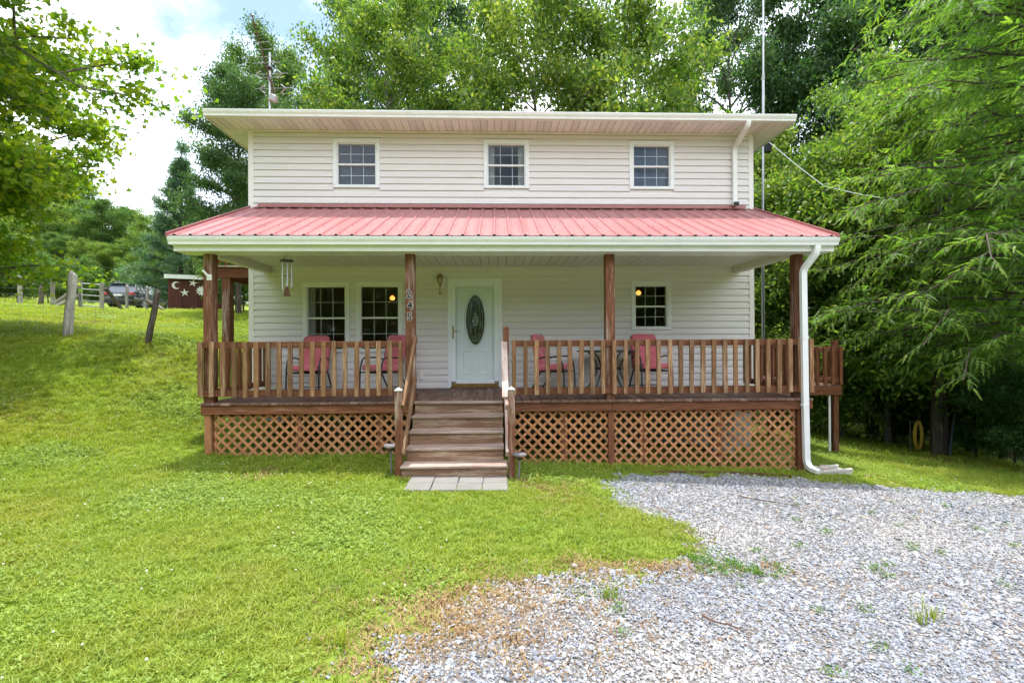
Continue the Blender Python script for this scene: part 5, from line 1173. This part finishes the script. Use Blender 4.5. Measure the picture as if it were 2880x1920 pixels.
for k, (px, d, s) in enumerate(((40, 24, .55), (110, 30, .6), (185, 32, .6), (-30, 23, .6), (330, 40, .7), (480, 30, .6), (560, 24, .7))):
    x, y = at(px, d); tree('shrub', 'bush', x, y, s, 40*k, ('shrub behind the leftmost weathered post', 'shrub behind the short dark post', 'shrub behind the fence left of the gate', 'shrub at the left picture edge behind the fence', 'shrub behind the car bonnet', 'shrub at the shed right side', 'shrub beside the balcony post')[k], 'shrub', 'shrubs behind the fence', 'leaf_mid')

# ------------------------------------------------------------------ grass, gravel and weeds (scattered instances)
def scatter(name, pts, protos, idx, scl, rot, label, cat):
    col = bpy.data.collections.new(name+'_pieces')
    for q in protos: col.objects.link(q)
    n = len(pts); me = bpy.data.meshes.new(name); me.vertices.add(n); me.vertices.foreach_set('co', np.asarray(pts, np.float32).ravel())
    for nm, ty, dt, key in (('scl', 'FLOAT', scl, 'value'), ('rot', 'FLOAT_VECTOR', rot, 'vector'), ('pick', 'INT', idx, 'value')):
        a = me.attributes.new(nm, ty, 'POINT'); a.data.foreach_set(key, np.asarray(dt, np.int32 if ty == 'INT' else np.float32).ravel())
    o = mkobj(name, me); tag(o, label, cat, None, 'stuff')
    ng = bpy.data.node_groups.new(name, 'GeometryNodeTree'); ng.interface.new_socket('Geometry', in_out='INPUT', socket_type='NodeSocketGeometry'); ng.interface.new_socket('Geometry', in_out='OUTPUT', socket_type='NodeSocketGeometry')
    N_ = ng.nodes.new; i_ = N_('NodeGroupInput'); o_ = N_('NodeGroupOutput'); ci = N_('GeometryNodeCollectionInfo'); ci.inputs['Collection'].default_value = col; ci.inputs['Separate Children'].default_value = True; ci.inputs['Reset Children'].default_value = True
    ip = N_('GeometryNodeInstanceOnPoints'); ip.inputs['Pick Instance'].default_value = True
    def attr(nm, ty): q = N_('GeometryNodeInputNamedAttribute'); q.data_type = ty; q.inputs['Name'].default_value = nm; return q.outputs[0]
    e2r = N_('FunctionNodeEulerToRotation'); lk = ng.links.new
    lk(i_.outputs[0], ip.inputs['Points']); lk(ci.outputs[0], ip.inputs['Instance']); lk(attr('pick', 'INT'), ip.inputs['Instance Index']); lk(attr('rot', 'FLOAT_VECTOR'), e2r.inputs[0]); lk(e2r.outputs[0], ip.inputs['Rotation']); lk(attr('scl', 'FLOAT'), ip.inputs['Scale']); lk(ip.outputs[0], o_.inputs[0])
    md = o.modifiers.new('scatter', 'NODES'); md.node_group = ng; return o
def proto(name, mesh): return bpy.data.objects.new(name, mesh)
def clump(seed, nb_, hgt, spread, mat, w=.0034, lean=.7):
    r = np.random.default_rng(seed); o = MB()
    for k in range(nb_):
        a = r.uniform(0, 6.28); b = Vector((r.normal()*spread, r.normal()*spread, -.004)); h = hgt*r.uniform(.55, 1.25); d = Vector((math.cos(a), math.sin(a), 0)); s = Vector((-d.y, d.x, 0))*w*r.uniform(.7, 1.4)
        m = b+d*h*lean*.25+Vector((0, 0, h*.6)); e = b+d*h*lean*r.uniform(.5, 1.1)+Vector((0, 0, h*r.uniform(.75, 1)))
        o.add([b-s, b+s, m+s*.8, m-s*.8, e], [(0, 1, 2, 3), (3, 2, 4)])
    return o.mesh('grass_clump', mat)
def rosette(seed, n, mat, sp=.04, sz=.009, flower=False):
    r = np.random.default_rng(seed); o = MB()
    for k in range(n):
        c = Vector((r.normal()*sp, r.normal()*sp, r.uniform(.012, .038))); a0 = r.uniform(0, 6.28); tl = Vector(r.normal(size=3)*.25)
        for q in range(3):
            a = a0+q*2.094; d = Vector((math.cos(a), math.sin(a), tl.x*math.cos(a)+tl.y*math.sin(a))); s = Vector((-math.sin(a), math.cos(a), 0)); o.add([c, c+d*sz*.8+s*sz*.6, c+d*sz*1.5, c+d*sz*.8-s*sz*.6], [(0, 1, 2, 3)])
    return o.mesh('clover', mat)
zones = [(2.2, 4.0, 1300, 1.0), (4.0, 6.0, 950, 1.1), (6.0, 9.0, 520, 1.3), (9.0, 14.0, 240, 1.7), (14.0, 34.0, 62, 2.6)]
def cand(d0, d1, dens, lat=1.16, mar=.6):
    A = lat*(d1*d1-d0*d0)+2*mar*(d1-d0); n = int(A*dens); d = np.sqrt(rng.uniform(d0*d0, d1*d1, n)); t = rng.uniform(-1, 1, n)*(lat+mar/d)
    return CAM[0]+d*(t+.032), CAM[1]+d-.032*d*t, d
def keep_grass(x, y):
    sd_ = sdist(x, y)+(vnoise(x, y, 2.3, 1)-.5)*.30+(vnoise(x, y, 7.0, 2)-.5)*.22
    ok = sd_ < .03
    ok &= ~((x > -4.46) & (x < 4.62) & (y > -2.0)); ok &= ~((x > -4.95) & (x < 4.95) & (y > -.1) & (y < 8.2)); ok &= ~((x > -1.50) & (x < .04) & (y > -3.05) & (y < -2))
    pav = (x > -1.305) & (x < -.055) & (y > -3.63) & (y < -3.0); ok &= ~pav
    bare = np.exp(-(((x+.35)/.75)**2+((y+6.25)/.42)**2))+np.exp(-(((x-1.0)/.9)**2+((y+5.5)/.12)**2))*.7+np.exp(-(((x+.85)/.4)**2+((y+6.9)/.4)**2))
    th = .16+1.05*np.clip(bare, 0, 1)+.40*np.clip(vnoise(x, y, 1.3, 3)-.55, 0, 1)+.35*np.exp(-np.abs(sd_)*5)
    shade = (x > 7.5+.25*y) & (y > -.9); th = th+shade*.5
    return ok & (rng.uniform(0, 1, len(x)) > th)
gp = [proto('grass_clump', clump(200+k, 16, (.034, .042, .030, .046)[k % 4], .026, 'grass_blade', w=.0030, lean=1.35)) for k in range(6)]+[proto('clover', rosette(300+k, 9, 'clover_leaf')) for k in range(3)]+[proto('dry_clump', clump(320+k, 10, .035, .03, 'dry_grass', lean=1.3)) for k in range(2)]
gp = [o for o in gp]
for k, o in enumerate(gp): o.name = 'lawn_piece_%02d' % k
PX, PI_, PS = [], [], []
for d0, d1, dens, s in zones:
    x, y, d = cand(d0, d1, dens); k = keep_grass(x, y)
    if d0 > 10: k &= (x < -4.9) | (x > 5)
    x, y = x[k], y[k]; z = Hh(x, y); n = len(x); PX.append(np.c_[x, y, z]); PS.append(s*rng.uniform(.65, 1.3, n))
    clv = vnoise(x, y, .9, 5)+rng.normal(size=n)*.12; dry = vnoise(x, y, .8, 12)+rng.normal(size=n)*.12
    PI_.append(np.where(clv > .74, 6+rng.integers(0, 3, n), np.where(dry > .90, 9+rng.integers(0, 2, n), rng.integers(0, 6, n))))
P_ = np.concatenate(PX); n = len(P_); print('grass', n)
scatter('lawn_grass', P_, gp, np.concatenate(PI_), np.concatenate(PS), np.c_[rng.normal(size=(n, 2))*.12, rng.uniform(0, 6.28, n)], 'short mown grass and clover covering the lawn', 'grass')
# dry brown matted grass at the gravel border
x, y, d = cand(2.2, 5.5, 900); sd_ = sdist(x, y); w = np.exp(-(((x+.35)/.75)**2+((y+6.25)/.42)**2))+np.exp(-(((x-1.0)/.9)**2+((y+5.52)/.13)**2))*.8+.30*np.exp(-np.abs(sd_)*9)
k = (rng.uniform(0, 1, len(x)) < w*(.35+vnoise(x, y, 3, 4))) & ~((x > -1.31) & (x < -.05) & (y > -3.64)); x, y = x[k], y[k]; n = len(x)
dp = [proto('dry_piece_%d' % q, clump(340+q, 14, .030, .035, 'dry_grass', lean=1.6)) for q in range(3)]
scatter('dry_grass', np.c_[x, y, Hh(x, y)], dp, rng.integers(0, 3, n), rng.uniform(.6, 1.2, n), np.c_[rng.normal(size=(n, 2))*.15, rng.uniform(0, 6.28, n)], 'brown dry grass matted along the lawn edge of the gravel', 'dry grass')
# white clover heads
x, y, d = cand(2.4, 8.5, 11); k = keep_grass(x, y) & (vnoise(x, y, .9, 5)+rng.normal(size=len(x))*.1 > .48) & (sdist(x, y) < -.15); x, y = x[k], y[k]; n = len(x)
o = MB(); o.tube([(0, 0, 0), (.004, 0, .05)], .0012, 4)
bm = bmesh.new(); bmesh.ops.create_icosphere(bm, subdivisions=1, radius=.0095); 
for v in bm.verts: v.co.z += .055
me = bpy.data.meshes.new('clover_head'); bm.to_mesh(me); bm.free(); me.materials.append(M['clover_flower'])
scatter('clover_heads', np.c_[x, y, Hh(x, y)], [proto('clover_head', me)], np.zeros(n), rng.uniform(.5, .95, n), np.c_[rng.normal(size=(n, 2))*.2, rng.uniform(0, 6.28, n)], 'small white clover flowers dotted over the lawn', 'flowers')
# gravel
def stone(seed):
    r = np.random.default_rng(seed); bm = bmesh.new(); bmesh.ops.create_icosphere(bm, subdivisions=1, radius=1); sx, sy, sz_ = r.uniform(.8, 1.3), r.uniform(.6, 1.0), r.uniform(.32, .60)
    for v in bm.verts: k = r.uniform(.74, 1.18); v.co = Vector((v.co.x*sx*k, v.co.y*sy*k, v.co.z*sz_*k))
    me = bpy.data.meshes.new('stone'); bm.to_mesh(me); bm.free(); me.materials.append(M['stone']); return me
sp_ = [proto('stone_piece_%02d' % q, stone(400+q)) for q in range(9)]
GX, GS, GR = [], [], []
for d0, d1, dens, s in ((2.2, 3.6, 5600, .0094), (3.6, 5.2, 4000, .0104), (5.2, 7.0, 2500, .0122), (7.0, 11, 900, .018)):
    x, y, d = cand(d0, d1, dens, mar=.9); sd_ = sdist(x, y)+(vnoise(x, y, 2.3, 1)-.5)*.30+(vnoise(x, y, 7.0, 2)-.5)*.22
    bare = np.exp(-(((x+.35)/.75)**2+((y+6.25)/.42)**2)); p = np.clip(sd_*7+.55, .0, 1)-.55*np.clip(bare*1.2*(vnoise(x, y, 4, 6)+.3), 0, 1)
    p = np.maximum(p, .05*np.exp(-np.abs(sd_)*3.0)*(sd_ > -.5)); k = rng.uniform(0, 1, len(x)) < p; x, y = x[k], y[k]; n = len(x)
    GX.append(np.c_[x, y, Hh(x, y)+.006+rng.uniform(-.004, .008, n)]); big = np.where(rng.uniform(0, 1, n) > .985, 1.7, 1.0); GS.append(s*np.exp(rng.normal(size=n)*.36)*big); GR.append(np.c_[rng.normal(size=(n, 2))*.38, rng.uniform(0, 6.28, n)])
P_ = np.concatenate(GX); n = len(P_); print('stones', n)
scatter('gravel', P_, sp_, rng.integers(0, 9, n), np.concatenate(GS), np.concatenate(GR), 'pale grey and tan crushed gravel covering the driveway', 'gravel')
# weeds growing out of the gravel
def weed(seed):
    r = np.random.default_rng(seed); C = r.normal(size=(46, 3))*np.array([.05, .05, .018])+np.array([0, 0, .045]); return leaves('weed', C, .030, 'leaf_weed', r, 'oval', up=.8)
wp = [proto('weed_piece_%d' % q, weed(500+q)) for q in range(3)]
wx = np.r_[rng.normal(1.62, .16, 26), rng.normal(1.85, .14, 22), rng.uniform(1, 7, 60), rng.normal(.62, .05, 3)]; wy = np.r_[rng.normal(-5.42, .10, 26), rng.normal(-5.62, .12, 22), rng.uniform(-6.8, -3, 60), rng.normal(-6.1, .15, 3)]
wy[48:108] = np.minimum(wy[48:108], -3.0); k = sdist(wx, wy) > -.3; wx, wy = wx[k], wy[k]; n = len(wx)
scatter('gravel_weeds', np.c_[wx, wy, Hh(wx, wy)+.01], wp, rng.integers(0, 3, n), np.r_[rng.uniform(.3, .75, n)], np.c_[rng.normal(size=(n, 2))*.1, rng.uniform(0, 6.28, n)], 'small green weeds sprouting through the gravel', 'weeds')
tall = [proto('tall_piece_%d' % q, clump(520+q, 22, .16, .03, 'grass_blade', w=.004, lean=.5)) for q in range(2)]
tx, ty = np.array([2.62, 2.75, .60, -1.10, -1.0, .2, .35, -1.62]), np.array([-6.25, -6.2, -6.0, -6.55, -6.9, -3.3, -3.25, -3.05]); n = len(tx)
scatter('grass_tufts', np.c_[tx, ty, Hh(tx, ty)], tall, rng.integers(0, 2, n), rng.uniform(.5, 1.0, n), np.c_[np.zeros((n, 2)), rng.uniform(0, 6.28, n)], 'taller green grass tufts at the gravel and stair edges', 'grass')

# woods across the road behind the camera, one mass that the windows reflect
cr_ = [proto('woods_piece_%d' % k, V[key][1]) for k, key in enumerate(('broad', 'oak2', 'broad2'))]
an = np.r_[np.linspace(R(178), R(362), 30), np.linspace(R(100), R(176), 26)]; rr = np.r_[rng.uniform(32, 40, 30), rng.uniform(66, 74, 26)]; x, y = rr*np.cos(an), -9+rr*np.sin(an); n = len(an)
scatter('far_woods', np.c_[x, y, Hh(x, y)-np.r_[np.full(30, 4.5), np.full(26, 3.0)]], cr_, rng.integers(0, 3, n), np.r_[rng.uniform(.8, 1.15, 30), rng.uniform(.62, .85, 26)], np.c_[np.zeros((n, 2)), rng.uniform(0, 6.28, n)], 'distant wooded edge around the clearing, behind the fence and facing the house', 'woods')
